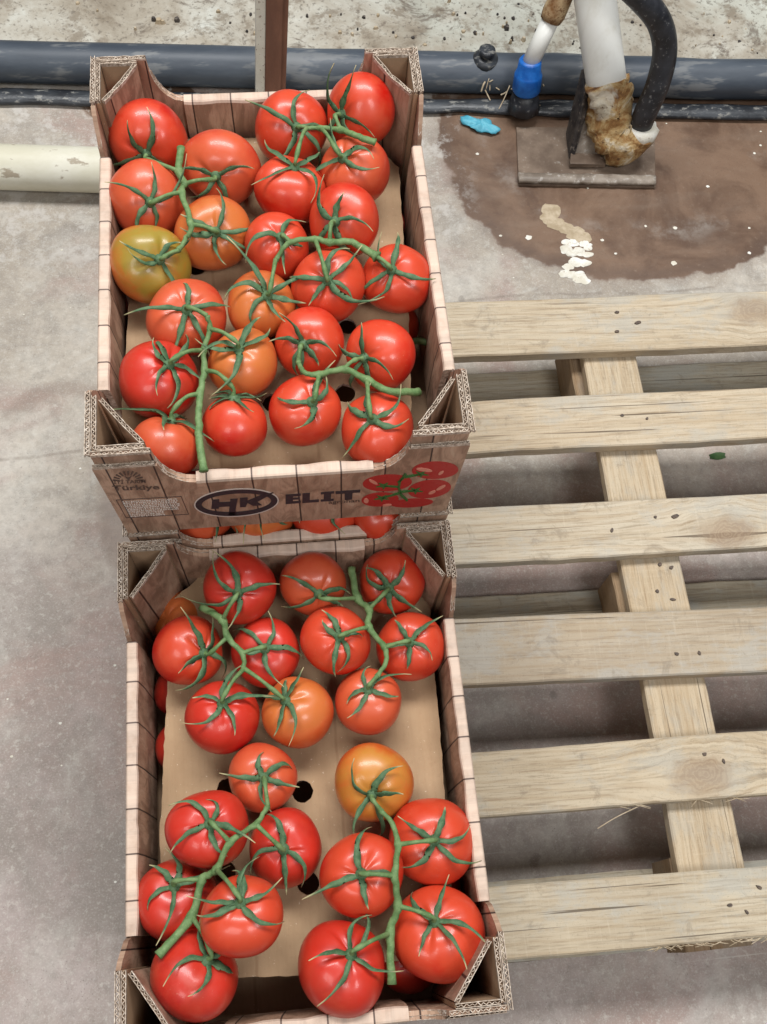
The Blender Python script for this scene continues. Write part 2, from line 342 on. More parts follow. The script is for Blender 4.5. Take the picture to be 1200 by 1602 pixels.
def m_pvc():
    t = T('aged_white_pvc'); o = t.obj(); X, Y, Z = t.xyz(o)
    n = t.noise(t.mapv(o, (1,1,.4)), 22, 6, .65)
    c = t.mix(t.sm(n, .45, .75, 0, .6), (.74,.74,.70), (.52,.49,.40))
    c = t.mix(t.sm(t.noise(o, 70, 6, .7), .66, .74, 0, .5), c, (.25,.19,.12))
    return t.set(c, .38)
def m_elbow():
    t = T('caked_elbow'); o = t.obj(); X, Y, Z = t.xyz(o)
    n = t.noise(o, 30, 7, .7, .6); n2 = t.noise(o, 95, 6, .75); n3 = t.noise(o, 14, 4, .6, .5)
    c = t.ramp(n, (.34, (.12,.045,.014)), (.45, (.30,.15,.045)), (.54, (.48,.33,.15)), (.64, (.66,.58,.44)))
    c = t.mix(t.sm(n3, .50, .62, 0, .75), c, (.64,.60,.50)); c = t.mix(t.sm(n2, .56, .66, 0, .85), c, (.10,.04,.015))
    t.bump(t.ma('ADD', n, n2), .9, .004); return t.set(c, .8)
M = dict(
    concrete=m_concrete(), limed=m_dirty_sheet(), px=m_print('x', 'board_print_ends'), py=m_print('y', 'board_print_sides'), rx=m_print('x', 'lit_rim_print_ends', .5), ry=m_print('y', 'lit_rim_print_sides', .5),
    kraft=m_kraft(), inner=m_kraft('crate_kraft', (.40,.265,.165), (.34,.22,.135)), edge=m_paper_edge(), tomato=m_tomato(),
    stem=m_green('truss_stem', (.078,.150,.050), (.155,.240,.098)), calyx=m_green('calyx_leaf', (.046,.100,.044), (.095,.165,.080), (.44,.37,.20)),
    wood=m_pallet(), nail=m_simple('rusty_nail', (.045,.034,.028), (.13,.09,.065), 300, .6),
    blackpipe=m_simple('black_polythene', (.045,.056,.073), (.110,.130,.155), 8, .5, ((.26,.26,.25), .54, .4), .45, .4, (.25,1,1)),
    silt=m_simple('silty_black', (.016,.018,.022), (.055,.062,.072), 30, .4, ((.30,.29,.26), .56, .6), .5, .8, (.5,1,1)),
    hose=m_simple('black_hose', (.010,.011,.015), (.032,.034,.042), 40, .42, ((.30,.30,.29), .60, .45), .5, .2),
    pvc=m_pvc(), cream=m_simple('cream_pvc', (.62,.59,.46), (.76,.74,.64), 12, .5, ((.24,.17,.10), .60, .7), .4, .1, (.5,1,1)),
    rust=m_simple('caked_rust', (.17,.070,.020), (.60,.46,.27), 30, .75, ((.14,.055,.018), .53, .8), .3, .8),
    elbow=m_elbow(),
    lime=m_simple('lime_crust', (.62,.58,.48), (.80,.79,.74), 40, .85, ((.30,.17,.06), .60, .6), .2, .8),
    plate=m_simple('muddy_plate', (.13,.090,.064), (.235,.172,.125), 22, .55, ((.40,.37,.33), .62, .5), .4, .5),
    steel=m_simple('dirty_steel', (.17,.135,.105), (.33,.28,.23), 30, .5, ((.45,.42,.38), .56, .6), .4, .5),
    bracket=m_simple('dark_bracket', (.018,.016,.018), (.085,.07,.06), 40, .6, ((.28,.24,.20), .6, .6), .4, .6),
    postb=m_simple('brown_post', (.15,.060,.036), (.26,.115,.07), 22, .5, ((.42,.33,.25), .66, .5), .4, .3, (1,1,.3)),
    postw=m_simple('flaked_white', (.60,.56,.48), (.72,.69,.61), 30, .6, ((.20,.11,.07), .58, .8), .3, .3),
    blue=m_simple('blue_coupling', (.006,.085,.36), (.012,.14,.50), 60, .4, ((.35,.42,.55), .66, .6)),
    glove=m_simple('blue_nitrile', (.06,.32,.44), (.13,.45,.56), 60, .5),
    leaf=m_simple('fallen_leaf', (.02,.06,.018), (.05,.11,.03), 60, .5),
    root=m_simple('dry_roots', (.36,.28,.18), (.52,.43,.31), 60, .8),
    ink=m_flat('dark_ink', (.028,.022,.028), .5), inkb=m_flat('brown_ink', (.085,.05,.036), .6, .3), inkw=m_flat('white_ink', (.62,.56,.50), .6),
    inkr=m_flat('red_ink', (.40,.022,.018), .5, .12), inkp=m_flat('pink_ink', (.62,.24,.17), .5), inkg=m_flat('green_ink', (.03,.13,.028), .5),
)

# ------------------------------------------------------------------ the setting
mb = MB(); mb.add([(-14,-14,0),(14,-14,0),(14,14,0),(-14,14,0)], [(0,1,2,3)])
fl = mb.build('floor', M['concrete']); fl['kind'] = 'structure'
SL = -.0745                                     # the pipe runs slightly askew to the crates
def strip_y(x, y0): return y0 + SL * x
mb = MB()
nx, ny = 160, 40; g = []
for j in range(ny + 1):
    for i in range(nx + 1):
        x = -3 + 6 * i / nx; y = strip_y(x, 1.0) + (j / ny) ** 1.6 * 5.0
        r = min(1, j / 3)
        g.append((x, y, .004 + r * .012 * (mnoise.noise((x * 9, y * 9, 0)) + .6) * .8))
mb.add(g, [(j*(nx+1)+i, j*(nx+1)+i+1, (j+1)*(nx+1)+i+1, (j+1)*(nx+1)+i) for j in range(ny) for i in range(nx)])
gs = mb.build('ground_verge', M['limed'], smooth=True); gs['kind'] = 'structure'

# ------------------------------------------------------------------ crates
W, D, H, S, P = .300, .4073, .159, .0267, .0416
TB = .0040                                      # board thickness
def taper(x, y, z): return (x * (1 - S * (H - z) / (W/2)), y * (1 - S * (H - z) / (D/2)), z)
def plate(mb, poly, place, t0, t1, mi=0):       # poly in (t, z); place(t, z, off) -> xyz
    mb.hexa([place(t, z, t0) for t, z in poly], [place(t, z, t1) for t, z in poly], mi)
def flutes(mb, a, b, th, ztop, place2, dep=.004, pitch=.0039):
    """open corrugated edge: two liners and the wavy sheet between them, along plan line a-b"""
    a = Vector(a); b = Vector(b); L = (b - a).length; d = (b - a) / L; n = Vector((-d.y, d.x))
    lt = .00055
    za, zb = ztop if hasattr(ztop, '__len__') else (ztop, ztop)
    def q(s_, o_, dz): 
        p = a + d * s_ + n * o_; z = za + (zb - za) * s_ / L + dz
        return place2(p.x, p.y, z)
    for o0, o1 in ((-th/2, -th/2 + lt), (th/2 - lt, th/2)):
        k = max(2, int(L / .006)); pr = None
        for i in range(k + 1):
            s_ = L * i / k; j = random.uniform(-.0014, .0004)
            ring = (q(s_, o0, -dep), q(s_, o1, -dep), q(s_, o1, j), q(s_, o0, j))
            if pr: mb.add(list(pr) + list(ring), [(0,1,5,4),(1,2,6,5),(2,3,7,6),(3,0,4,7)])
            pr = ring
    k = max(2, int(L / pitch)) * 2; am = th/2 - lt; w2 = .00025; pr = None
    for i in range(k + 1):
        s_ = L * i / k; o_ = am * (1 if i % 2 else -1) * random.uniform(.45, 1.0); j = -.0008 + random.uniform(-.0012, .0004)
        ring = (q(max(0, s_ - w2*1.6), o_, -dep), q(min(L, s_ + w2*1.6), o_, -dep), q(min(L, s_ + w2*1.6), o_, j), q(max(0, s_ - w2*1.6), o_, j))
        if pr: mb.add(list(pr) + list(ring), [(0,1,5,4),(1,2,6,5),(2,3,7,6),(3,0,4,7)])
        pr = ring

def make_crate(name, loc, rz, edrop_f, edrop_b, seed):
    random.seed(seed)
    root = empty(name, loc, rz)
    # base
    mb = MB(); hx, hy = W/2 - TB, D/2 - TB
    lo = [taper(x, y, .001) for x, y in ((-hx,-hy),(hx,-hy),(hx,hy),(-hx,hy))]; hi = [taper(x, y, .005) for x, y in ((-hx,-hy),(hx,-hy),(hx,hy),(-hx,hy))]
    mb.hexa(lo, hi); mb.build('base', M['inner'], root)
    # long sides: outer board with raised ends, folded rim between them
    rz_ = H - P
    for sg in (-1, 1):
        def side(t, z, off): 
            x, y, z = taper(sg * W/2, t, z); return (x - sg * off, y, z)
        L0, L1 = D/2 - .056, D/2 - .079
        j = [random.uniform(-.002, .002) for _ in range(8)]
        F = .004
        poly = [(-D/2, .0), (D/2, .0), (D/2, H - F), (L0 + j[0], H - F), (L0 - .006, H - .010), (L1 + .004 + j[1], rz_ + .008), (L1, rz_ - .003), (-L1, rz_ - .003), (-L1 - .004 + j[2], rz_ + .008), (-L0 + .006, H - .010), (-L0 + j[3], H - F)]
        mb = MB(); plate(mb, poly, side, 0, TB); wall = mb.build('side_wall', [M['py']], root)
        for e in (-1, 1):
            mb = MB(); mid = sg * (W/2 - TB/2)
            flutes(mb, (mid, e * D/2), (mid, e * L0), TB, H, taper)
            flutes(mb, (mid, e * (L0 - .002)), (mid, e * (L1 + .003)), TB, (H - .006, rz_ + .008), taper, .005)
            mb.build('fluted_edge', M['edge'], wall)
        # folded rim and inner flap
        mb = MB(); k = 36; pr = None
        for i in range(k + 1):
            t = -L1 + .001 + (2 * L1 - .002) * i / k
            wv = .0004 * math.sin(i * .9 + seed) + random.uniform(-.0003, .0003)
            fb = .022 + random.uniform(-.0015, .0015)
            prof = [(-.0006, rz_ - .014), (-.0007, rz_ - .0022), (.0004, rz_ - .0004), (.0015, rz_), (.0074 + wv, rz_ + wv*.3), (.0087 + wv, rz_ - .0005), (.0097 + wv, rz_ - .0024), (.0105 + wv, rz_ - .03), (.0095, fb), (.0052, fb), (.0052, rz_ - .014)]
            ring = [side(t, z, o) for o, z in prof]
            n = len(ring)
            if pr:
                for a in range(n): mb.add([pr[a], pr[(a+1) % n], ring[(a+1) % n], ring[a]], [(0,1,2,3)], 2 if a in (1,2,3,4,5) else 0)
            if i in (0, k): mb.add(ring, [tuple(range(n))], 1)
            pr = ring
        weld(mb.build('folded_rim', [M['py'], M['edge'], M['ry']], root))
    # short ends
    for sg, ed in ((-1, edrop_f), (1, edrop_b)):
        re = H - ed
        def end(t, z, off):
            x, y, z = taper(t, sg * D/2, z); return (x, y - sg * off, z)
        E0, E1 = W/2 - .049, W/2 - .076
        F = .004
        def curve(zt, sgn, F_): 
            out = []
            for i in range(7):
                a = i / 6 * math.pi / 2
                out.append((sgn * (E0 - (E0 - E1) * (1 - math.cos(a))), zt - F_ - (zt - F_ - re + .002) * math.sin(a)))
            return out
        poly = [(-W/2 + TB, 0), (W/2 - TB, 0), (W/2 - TB, H - F)] + curve(H, 1, F) + curve(H, -1, F)[::-1] + [(-W/2 + TB, H - F)]
        mb = MB(); plate(mb, poly, end, .0003, TB); wall = mb.build('end_wall', [M['px']], root)
        H2 = H - .017
        E0b = E0 - .002
        poly2 = [(-W/2 + .0015, .0), (W/2 - .0015, .0), (W/2 - .0015, H2 - F)] + [(min(t, E0b) if t > 0 else t, min(z, H2 - F)) for t, z in curve(H, 1, F)] + [(max(t, -E0b), min(z, H2 - F)) for t, z in curve(H, -1, F)[::-1]] + [(-W/2 + .0015, H2 - F)]
        mb = MB(); plate(mb, poly2, end, -.0030, -.0001); pan = mb.build('printed_panel', [M['px']], root)
        for e in (-1, 1):
            mid = sg * (D/2 - TB/2); mid2 = sg * (D/2 + .0015)
            mb = MB(); flutes(mb, (e * (W/2 - TB - .0006), mid), (e * E0, mid), TB, H - .001, taper)
            cv = curve(H, e, .001)
            for a, b in zip(cv[:-1], cv[1:]):
                if abs(a[0] - b[0]) > .0012: flutes(mb, (a[0], mid), (b[0], mid), TB, (a[1], b[1]), taper, .004)
            mb.build('fluted_edge', M['edge'], wall)
            mb = MB(); flutes(mb, (e * (W/2 - .002), mid2), (e * (E0 - .0005), mid2), .003, H2, taper)
            cv = [c for c in curve(H, e, .001) if c[1] < H2 - .004]
            for a, b in zip(cv[:-1], cv[1:]):
                if abs(a[0] - b[0]) > .0012: flutes(mb, (a[0], mid2), (b[0], mid2), .003, (a[1] + .0005, b[1] + .0005), taper, .004)
            mb.build('fluted_edge', M['edge'], pan)
        mb = MB(); k = 24; pr = None
        for i in range(k + 1):
            t = (-E1 + .001) + (2 * E1 - .002) * i / k
            wv = .0008 * math.sin(i * .8 + seed * 2) + random.uniform(-.0002, .0002)
            fb = .040 + random.uniform(-.001, .001)
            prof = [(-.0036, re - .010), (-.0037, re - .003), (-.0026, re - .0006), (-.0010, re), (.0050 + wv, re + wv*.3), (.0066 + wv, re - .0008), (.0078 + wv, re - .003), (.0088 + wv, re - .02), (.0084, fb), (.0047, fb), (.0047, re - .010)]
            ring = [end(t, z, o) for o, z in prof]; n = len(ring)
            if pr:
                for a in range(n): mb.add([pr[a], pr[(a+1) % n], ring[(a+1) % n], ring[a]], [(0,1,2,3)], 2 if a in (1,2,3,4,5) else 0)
            if i in (0, k): mb.add(ring, [tuple(range(n))], 1)
            pr = ring
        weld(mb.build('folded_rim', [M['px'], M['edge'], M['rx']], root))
    # triangular corner posts
    for sx in (-1, 1):
        for sy in (-1, 1):
            cx, cy = sx * (W/2 - TB - .0003), sy * (D/2 - TB - .0004)       # inner corner of the walls
            e1 = random.uniform(.036, .040); e2 = random.uniform(.047, .052)
            mb = MB(); F = .004
            def pl(x, y, z): return taper(x, y, z)
            def leg(a, b, th, z0, z1, mi=0):
                a = Vector(a); b = Vector(b); d = (b - a).normalized(); n = Vector((-d.y, d.x)) * th/2
                zs = z1 if hasattr(z1, '__len__') else (z1, z1)
                ps = [a - n, b - n, b + n, a + n]
                mb.hexa([pl(p.x, p.y, z0) for p in ps], [pl(p.x, p.y, zz) for p, zz in zip(ps, (zs[0], zs[1], zs[1], zs[0]))], mi)
            ht = .0021
            A0 = (cx - sx * ht, cy - sy * .001); A1 = (cx - sx * ht, cy - sy * e2)
            B0 = (cx - sx * .0045, cy - sy * ht); B1 = (cx - sx * e1, cy - sy * ht)
            leg(A0, A1, .0038, .006, H - F - .0015); leg(B0, B1, .0038, .006, H - F - .0015)
            # folded diagonal face, bellied a little inwards
            Dp = [Vector((cx - sx * (e1 - .001), cy - sy * (ht + .0025)))]
            m1 = Vector((cx - sx * (e1 * .62), cy - sy * (e2 * .47))); m2 = Vector((cx - sx * .0065, cy - sy * (e2 - .002)))
            Dp += [m1, m2]; zt = [H - .0015, H - .004 + random.uniform(-.002, .001), H - .0035]
            for i in range(2): leg(Dp[i], Dp[i+1], .0036, .006, (zt[i] - F, zt[i+1] - F), 1)
            post = mb.build('corner_post', [M['inner'], M['py'] if random.random() < .5 else M['px']], root)
            mb = MB()
            flutes(mb, A0, A1, .0038, H - .0015, taper); flutes(mb, B0, B1, .0038, H - .0015, taper)
            for i in range(2): flutes(mb, Dp[i], Dp[i+1], .0036, (zt[i], zt[i+1]), taper)
            mb.build('fluted_edge', M['edge'], post)
    return root

zA = ZT - H; zC = zA - H; zE = zC - H
cyA = D/2
bB = Vector((-.0035, -.0073, 0)); yawB = -.0054
cB = bB + Matrix.Rotation(yawB, 3, 'Z') @ Vector((0, -D/2, 0))
GC = 'printed cardboard vegetable crates'
crateA = tag(make_crate('cardboard_crate', (0, cyA, zA), 0, .055, .050, 3), 'topmost cardboard crate at the back, wood-plank print and oval logo on its front', 'crate', GC)
crateB = tag(make_crate('cardboard_crate', (cB.x, cB.y, zC), yawB, .036, .036, 11), 'cardboard crate full of tomatoes in the foreground, plank print, no lettering in view', 'crate', GC)
crateC = tag(make_crate('cardboard_crate', (.0008, cyA - .001, zC), 0, .032, .04, 21), 'cardboard crate directly under the lettered crate, only its front edge showing', 'crate', GC)
crateE = tag(make_crate('cardboard_crate', (-.001, cyA, zE), 0, .04, .04, 31), 'lowest cardboard crate of the back stack, on the pallet', 'crate', GC)
crateF = tag(make_crate('cardboard_crate', (cB.x, cB.y, zE), yawB, .04, .04, 41), 'cardboard crate underneath the foreground crate of tomatoes', 'crate', GC)

# ------------------------------------------------------------------ print on the front of the upper crate
FY = -.0030
def panel_pt(px, py, lift):                    # photo point on the front panel -> crate coordinates
    p = at_y(px, py, FY + S * .06); z = p.z - zA
    x, y, _ = taper(0, -D/2, z)
    return Vector((p.x, y - .0030 - lift, z))
def decal(name, polys, mat, lift=.0004, parent=crateA):
    mb = MB()
    for poly in polys:
        top = [panel_pt(a, b, lift) for a, b in poly]; bot = [panel_pt(a, b, .0001) for a, b in poly]
        mb.hexa(top, bot)
    return mb.build(name, mat, parent)
def ell(cx, cy, rx, ry, rot=-.06, n=40, a0=0, a1=2*math.pi):
    return [(cx + rx*math.cos(a)*math.cos(rot) - ry*math.sin(a)*math.sin(rot), cy + rx*math.cos(a)*math.sin(rot) + ry*math.sin(a)*math.cos(rot)) for a in [a0 + (a1-a0)*i/n for i in range(n + (0 if a1 - a0 > 6.2 else 1))]]
def ringq(cx, cy, r0, r1, a0, a1, n=40, rot=-.06):
    o = ell(cx, cy, r0[0], r0[1], rot, n, a0, a1 - 1e-4 if a1 - a0 > 6.2 else a1); i_ = ell(cx, cy, r1[0], r1[1], rot, n, a0, a1 - 1e-4 if a1 - a0 > 6.2 else a1)
    if len(o) == n: o.append(o[0]); i_.append(i_[0])
    return [[o[k], o[k+1], i_[k+1], i_[k]] for k in range(n)]
def c6(pts): return [(130 + x/3.636, 690 + y/3.636) for x, y in pts]
def c7(pts): return [(430 + x/3.636, 690 + y/3.636) for x, y in pts]
lc = (370, 788)
logo = decal('oval_logo', ringq(*lc, (66.5,23.3), (64.5,21.8), 0, 2*math.pi), M['inkw'], .00035)
decal('oval_ring', ringq(*lc, (64.5,21.8), (54.5,15.2), 0, 2*math.pi), M['ink'], .0004, crateA)
decal('logo_letter', [c6([(735,338),(775,336),(775,354),(838,350),(838,334),(880,332),(868,395),(872,433),(828,436),(834,378),(774,382),(772,392),(730,393)])], M['ink'], .0004)
decal('logo_letter', [c6([(893,328),(936,325),(936,345),(1035,300),(1085,297),(992,352),(1018,372),(968,376),(935,358),(925,382),(893,384)])], M['ink'], .0004)
decal('logo_cut', [c6([(1040,300),(1082,296),(1030,325),(1010,327)])], M['ink'], .00045)
elit = c7
letters = [[(62,310),(128,305),(126,318),(100,320),(99,327),(124,326),(123,339),(98,341),(97,348),(136,346),(134,360),(64,364)],
           [(146,304),(185,302),(184,343),(226,341),(225,355),(145,359)],
           [(232,298),(298,294),(298,306),(284,307),(283,341),(298,340),(297,352),(240,355),(240,343),(250,342),(252,309),(232,310)][0:0] or [(244,298),(284,296),(283,352),(243,354)],
           [(300,293),(345,291),(343,348),(299,351)][0:0] or [(303,294),(346,291),(343,343),(302,346)],
           [(352,292),(486,281),(484,297),(444,300),(441,341),(396,344),(398,304),(350,308)]]
# E L I T in heavy extended capitals
letters = [[(62,309),(148,303),(147,317),(104,320),(104,328),(143,326),(142,338),(103,340),(103,349),(148,346),(147,360),(62,366)],
           [(158,302),(200,299),(199,343),(252,339),(251,354),(157,360)], [(262,296),(338,290),(338,303),(320,304),(319,336),(336,335),(335,348),(262,352),(262,340),(279,339),(280,307),(262,308)], [(346,291),(487,281),(486,297),(442,300),(440,340),(398,343),(399,304),(346,307)]]
for pl_ in letters: decal('headline_letter', [c7(pl_)], M['ink'])
def text_mesh(body, name, mat, p0, p1, p_up, lift=.0004, bold=0.0):
    """lettering laid on the panel between photo points p0 and p1, cap height towards p_up"""
    cu = bpy.data.curves.new('lettering', 'FONT'); cu.body = body; cu.size = 1; cu.offset = bold; cu.resolution_u = 3
    ob = bpy.data.objects.new('lettering', cu); col.objects.link(ob)
    dg = bpy.context.evaluated_depsgraph_get(); me = bpy.data.meshes.new_from_object(ob.evaluated_get(dg))
    bpy.data.objects.remove(ob); 
    xs = [v.co.x for v in me.vertices]; ys = [v.co.y for v in me.vertices]; x0, x1 = min(xs), max(xs); y0, y1 = 0, .72
    for v in me.vertices:
        a = (v.co.x - x0) / (x1 - x0); b = (v.co.y - y0) / (y1 - y0)
        v.co = panel_pt(p0[0] + (p1[0]-p0[0])*a + (p_up[0]-p0[0])*b, p0[1] + (p1[1]-p0[1])*a + (p_up[1]-p0[1])*b, lift)
    me.materials.append(mat); me.name = name
    return link(name, me, crateA)
text_mesh('agrohan', 'small_lettering', M['inkb'], (514,790.5), (562.5,787.5), (514,785), bold=.01)
text_mesh('Türkiye', 'certificate_lettering', M['inkb'], (177,767), (250,765), (175,759), bold=.02)
text_mesh('İYİ TARIM', 'certificate_lettering', M['inkb'], (178,756), (228,754.5), (177.5,750.5), bold=.01)
# sunburst emblem
rays = []
for i in range(11):
    a = math.pi * (1.02 + .96 * i / 10)
    cx, cy = 200.5, 751
    ca, sa = math.cos(a), math.sin(a)
    f = lambda r, w_: (cx + 24*r*ca - 1.3*w_*sa, cy + 16*r*sa + 1.3*w_*ca)
    rays.append([f(.58,-.5), f(1.0,-1.0), f(1.0,1.0), f(.58,.5)])
rays.append([(195,744),(201,746),(206,743),(201.5,750.5)])
decal('sunburst_emblem', rays, M['inkb'])
random.seed(5)
bx = c6([(188,338),(558,318),(600,425),(245,445)])
fr = [(bx[0], bx[1]), (bx[1], bx[2]), (bx[2], bx[3]), (bx[3], bx[0])]
def seg(a, b, wd=.9):
    d = Vector((b[0]-a[0], b[1]-a[1])).normalized(); n = Vector((-d.y, d.x)) * wd/2
    return [(a[0]-n.x, a[1]-n.y), (b[0]-n.x, b[1]-n.y), (b[0]+n.x, b[1]+n.y), (a[0]+n.x, a[1]+n.y)]
decal('text_frame', [seg(a, b, .8) for a, b in fr], M['inkb'])
dash = []
for r in range(10):
    v = .10 + .82 * r / 9
    u = .08
    while u < (.9 if r < 7 else .62):
        l = random.uniform(.012, .035)
        def bl(u_, v_): 
            a = Vector(bx[0]).lerp(Vector(bx[1]), u_); b = Vector(bx[3]).lerp(Vector(bx[2]), u_); p = a.lerp(b, v_); return (p.x, p.y)
        h_ = random.uniform(.035, .06)
        dash.append([bl(u, v), bl(u + l, v), bl(u + l, v + h_), bl(u, v + h_)]); u += l + random.uniform(.006, .02)
decal('fine_print', dash, M['inkw'])
for cx, cy, rx, ry, ro in ((780,362,122,26,-.06),(600,340,106,42,-.06),(640,240,140,50,-.05),(880,278,124,54,-.12),(912,165,132,52,-.03)):
    e = decal('printed_tomato', [c7(ell(cx, cy, rx, ry, ro))], M['inkr'], .00030 + cy * -2e-7 + .0002)
for e_ in ((850,160,46,10,.15),(945,178,18,8,-.6),(560,232,28,8,.5),(520,345,14,14,0),(895,296,22,8,-.4),(945,268,30,8,-.5),(640,372,26,6,-.1)):
    decal('printed_highlight', [c7(ell(*e_))], M['inkp'], .0009)
gp = [seg(a, b, 3.2) for a, b in zip(c7([(745,185),(712,225),(705,265),(718,310),(755,345)])[:-1], c7([(712,225),(705,265),(718,310),(755,345),(760,348)]))]
gp += [seg(a, b, 2.6) for a, b in zip(c7([(740,205),(705,262),(712,300),(735,205)]), c7([(830,185),(620,255),(610,328),(700,235)]))] + [seg(c7([(710,295)])[0], c7([(800,282)])[0], 2.6)]
for cx, cy in ((830,185),(618,255),(800,285),(608,330)):
    gp.append(c7([(cx + (46 if i % 2 == 0 else 14)*math.cos(a), cy + (22 if i % 2 == 0 else 8)*math.sin(a)) for i, a in enumerate([.3 + math.pi*2*k/10 for k in range(10)])]))
decal('printed_stem', gp, M['inkg'], .0011)

# ------------------------------------------------------------------ divider sheets (second layer of each open crate rests on them)
def holes_sheet(name, poly, holes, z, th, mat):
    bm = bmesh.new(); edges = []; loops = []
    def loop(pts):
        vs = [bm.verts.new((x, y, z + th)) for x, y in pts]
        for i in range(len(vs)): edges.append(bm.edges.new((vs[i], vs[(i+1) % len(vs)])))
        loops.append(vs)
    loop(poly)
    for cx, cy, r in holes: loop([(cx + r*math.cos(a)*random.uniform(.93,1.05), cy + r*math.sin(a)*random.uniform(.93,1.05)) for a in [2*math.pi*k/18 for k in range(18)]])
    bmesh.ops.triangle_fill(bm, use_beauty=True, use_dissolve=False, edges=edges)
    top = list(bm.faces)
    low = {v: bm.verts.new((v.co.x, v.co.y, z)) for v in list(bm.verts)}
    for f in top: bm.faces.new([low[v] for v in reversed(f.verts)]).material_index = 0
    for vs in loops:
        for i in range(len(vs)):
            a, b = vs[i], vs[(i+1) % len(vs)]
            f = bm.faces.new((a, b, low[b], low[a])); f.material_index = 1
    bmesh.ops.recalc_face_normals(bm, faces=bm.faces)
    me = bpy.data.meshes.new(name); bm.to_mesh(me); bm.free(); me.materials.append(mat); me.materials.append(M['edge'])
    return link(name, me)
def rough_poly(poly, step=.006, amp=.0006):
    out = []
    for i, a in enumerate(poly):
        b = poly[(i+1) % len(poly)]; a_ = Vector(a); b_ = Vector(b); k = max(1, int((b_ - a_).length / step)); n = Vector((-(b_-a_).y, (b_-a_).x)).normalized()
        for j in range(k):
            p = a_.lerp(b_, j / k) + n * random.uniform(-amp, amp); out.append((p.x, p.y))
    return out
ZL_A = ZT - .090; ZL_B = ZT - H - .090; TH = .0035
def hz(px, py, z): p = at_z(px, py, z); return p.x, p.y
holesA = [(*hz(543,510,ZL_A), .0085), (*hz(540,615,ZL_A), .0095), (*hz(308,418,ZL_A), .009), (*hz(426,630,ZL_A), .009)]
polyA = [(-.112,.392),(.114,.386),(.1165,.366),(.1325,.344),(.123,.172),(.115,.078),(.106,.014),(-.068,.026),(-.139,.032),(-.139,.078),(-.131,.204),(-.126,.37)]
random.seed(9)
lnA = tag(holes_sheet('divider_sheet', rough_poly(polyA), holesA, ZL_A - TH, TH, M['kraft']), 'brown cardboard divider sheet with holes, under the tomatoes of the upper crate', 'cardboard sheet', 'cardboard divider sheets')
holesB = [(*hz(473,1238,ZL_B), .0098), (*hz(356,1234,ZL_B), .0095), (*hz(352,1364,ZL_B), .0095), (*hz(482,1381,ZL_B), .0098)]
polyB = [(-.118,-.034),(-.0875,-.0095),(.066,-.0105),(.105,-.014),(.1315,-.045),(.1275,-.128),(.1245,-.21),(.1225,-.243),(.117,-.372),(-.023,-.376),(-.074,-.372),(-.133,-.37),(-.1325,-.247),(-.129,-.191)]
lnB = tag(holes_sheet('divider_sheet', rough_poly(polyB), holesB, ZL_B - TH, TH, M['kraft']), 'brown cardboard divider sheet with clipped corner in the foreground crate', 'cardboard sheet', 'cardboard divider sheets')

# ------------------------------------------------------------------ tomatoes
RED = (.52,.0290,.0140); RED2 = (.43,.0165,.0110); ORR = (.52,.052,.024); ORA = (.52,.092,.028); AMB = (.52,.085,.020); GRN = (.47,.115,.020)
SECOND = {GRN: (.27,.20,.026), AMB: (.46,.19,.03), ORA: (.50,.135,.03), ORR: (.53,.085,.03), RED: (.54,.052,.019), RED2: (.49,.026,.013)}
def tomato_shape(seed):
    rn = random.Random(seed)
    return dict(sq=rn.uniform(.84, .93), n=rn.choice((4,5,5,6)), ph=rn.uniform(0, 6.28), lob=rn.uniform(.012, .042), dim=rn.uniform(.09, .15), ax=rn.uniform(-.045, .045), pt=rn.uniform(-.03,.03), rib=rn.uniform(.0, .10), n2=rn.choice((3,4,5)))
def tomato_r(sh, th, ph):                      # point of a unit tomato, stem end at +z
    s, c = math.sin(th), math.cos(th)
    r = 1 + sh['lob'] * math.cos(sh['n'] * ph + sh['ph']) * (math.exp(-((th - .55)/.6)**2)) + .35*sh['lob'] * math.cos(3*ph + sh['ph']*2)
    z = c * sh['sq'] - sh['dim'] * math.exp(-(th / .30)**2) + sh['pt'] * math.exp(-((math.pi - th)/.5)**2)
    rr = s ** .94 * r
    k = 1 + .075 * mnoise.noise((s*math.cos(ph)*.9 + sh['ph']*7, s*math.sin(ph)*.9, c*.9)) - sh['rib'] * math.exp(-((th - .38)/.34)**2) * max(0, math.cos(sh['n2'] * ph + sh['ph']))**4
    return Vector((rr * math.cos(ph) * (1 + sh['ax']) * k, rr * math.sin(ph) * (1 - sh['ax']) * k, (z + .04 * s * s) * (k if th > .3 else 1 + (k - 1) * th / .3)))
def tomato_mesh(R, sh, nt=32, np_=48):
    vs = [tomato_r(sh, 0, 0) * R]; fs = []
    for i in range(1, nt):
        th = math.pi * i / nt
        for j in range(np_): vs.append(tomato_r(sh, th, 2*math.pi*j/np_) * R)
    vs.append(tomato_r(sh, math.pi, 0) * R); n = len(vs) - 1
    for j in range(np_):
        fs.append((0, 1 + j, 1 + (j+1) % np_)); fs.append((n, n - np_ + (j+1) % np_, n - np_ + j))
    for i in range(nt - 2):
        for j in range(np_):
            a = 1 + i*np_ + j; b = 1 + i*np_ + (j+1) % np_; fs.append((a, a + np_, b + np_, b))
    me = bpy.data.meshes.new('tomato'); me.from_pydata([tuple(v) for v in vs], [], fs)
    me.polygons.foreach_set('use_smooth', [True] * len(fs)); me.materials.append(M['tomato']); return me
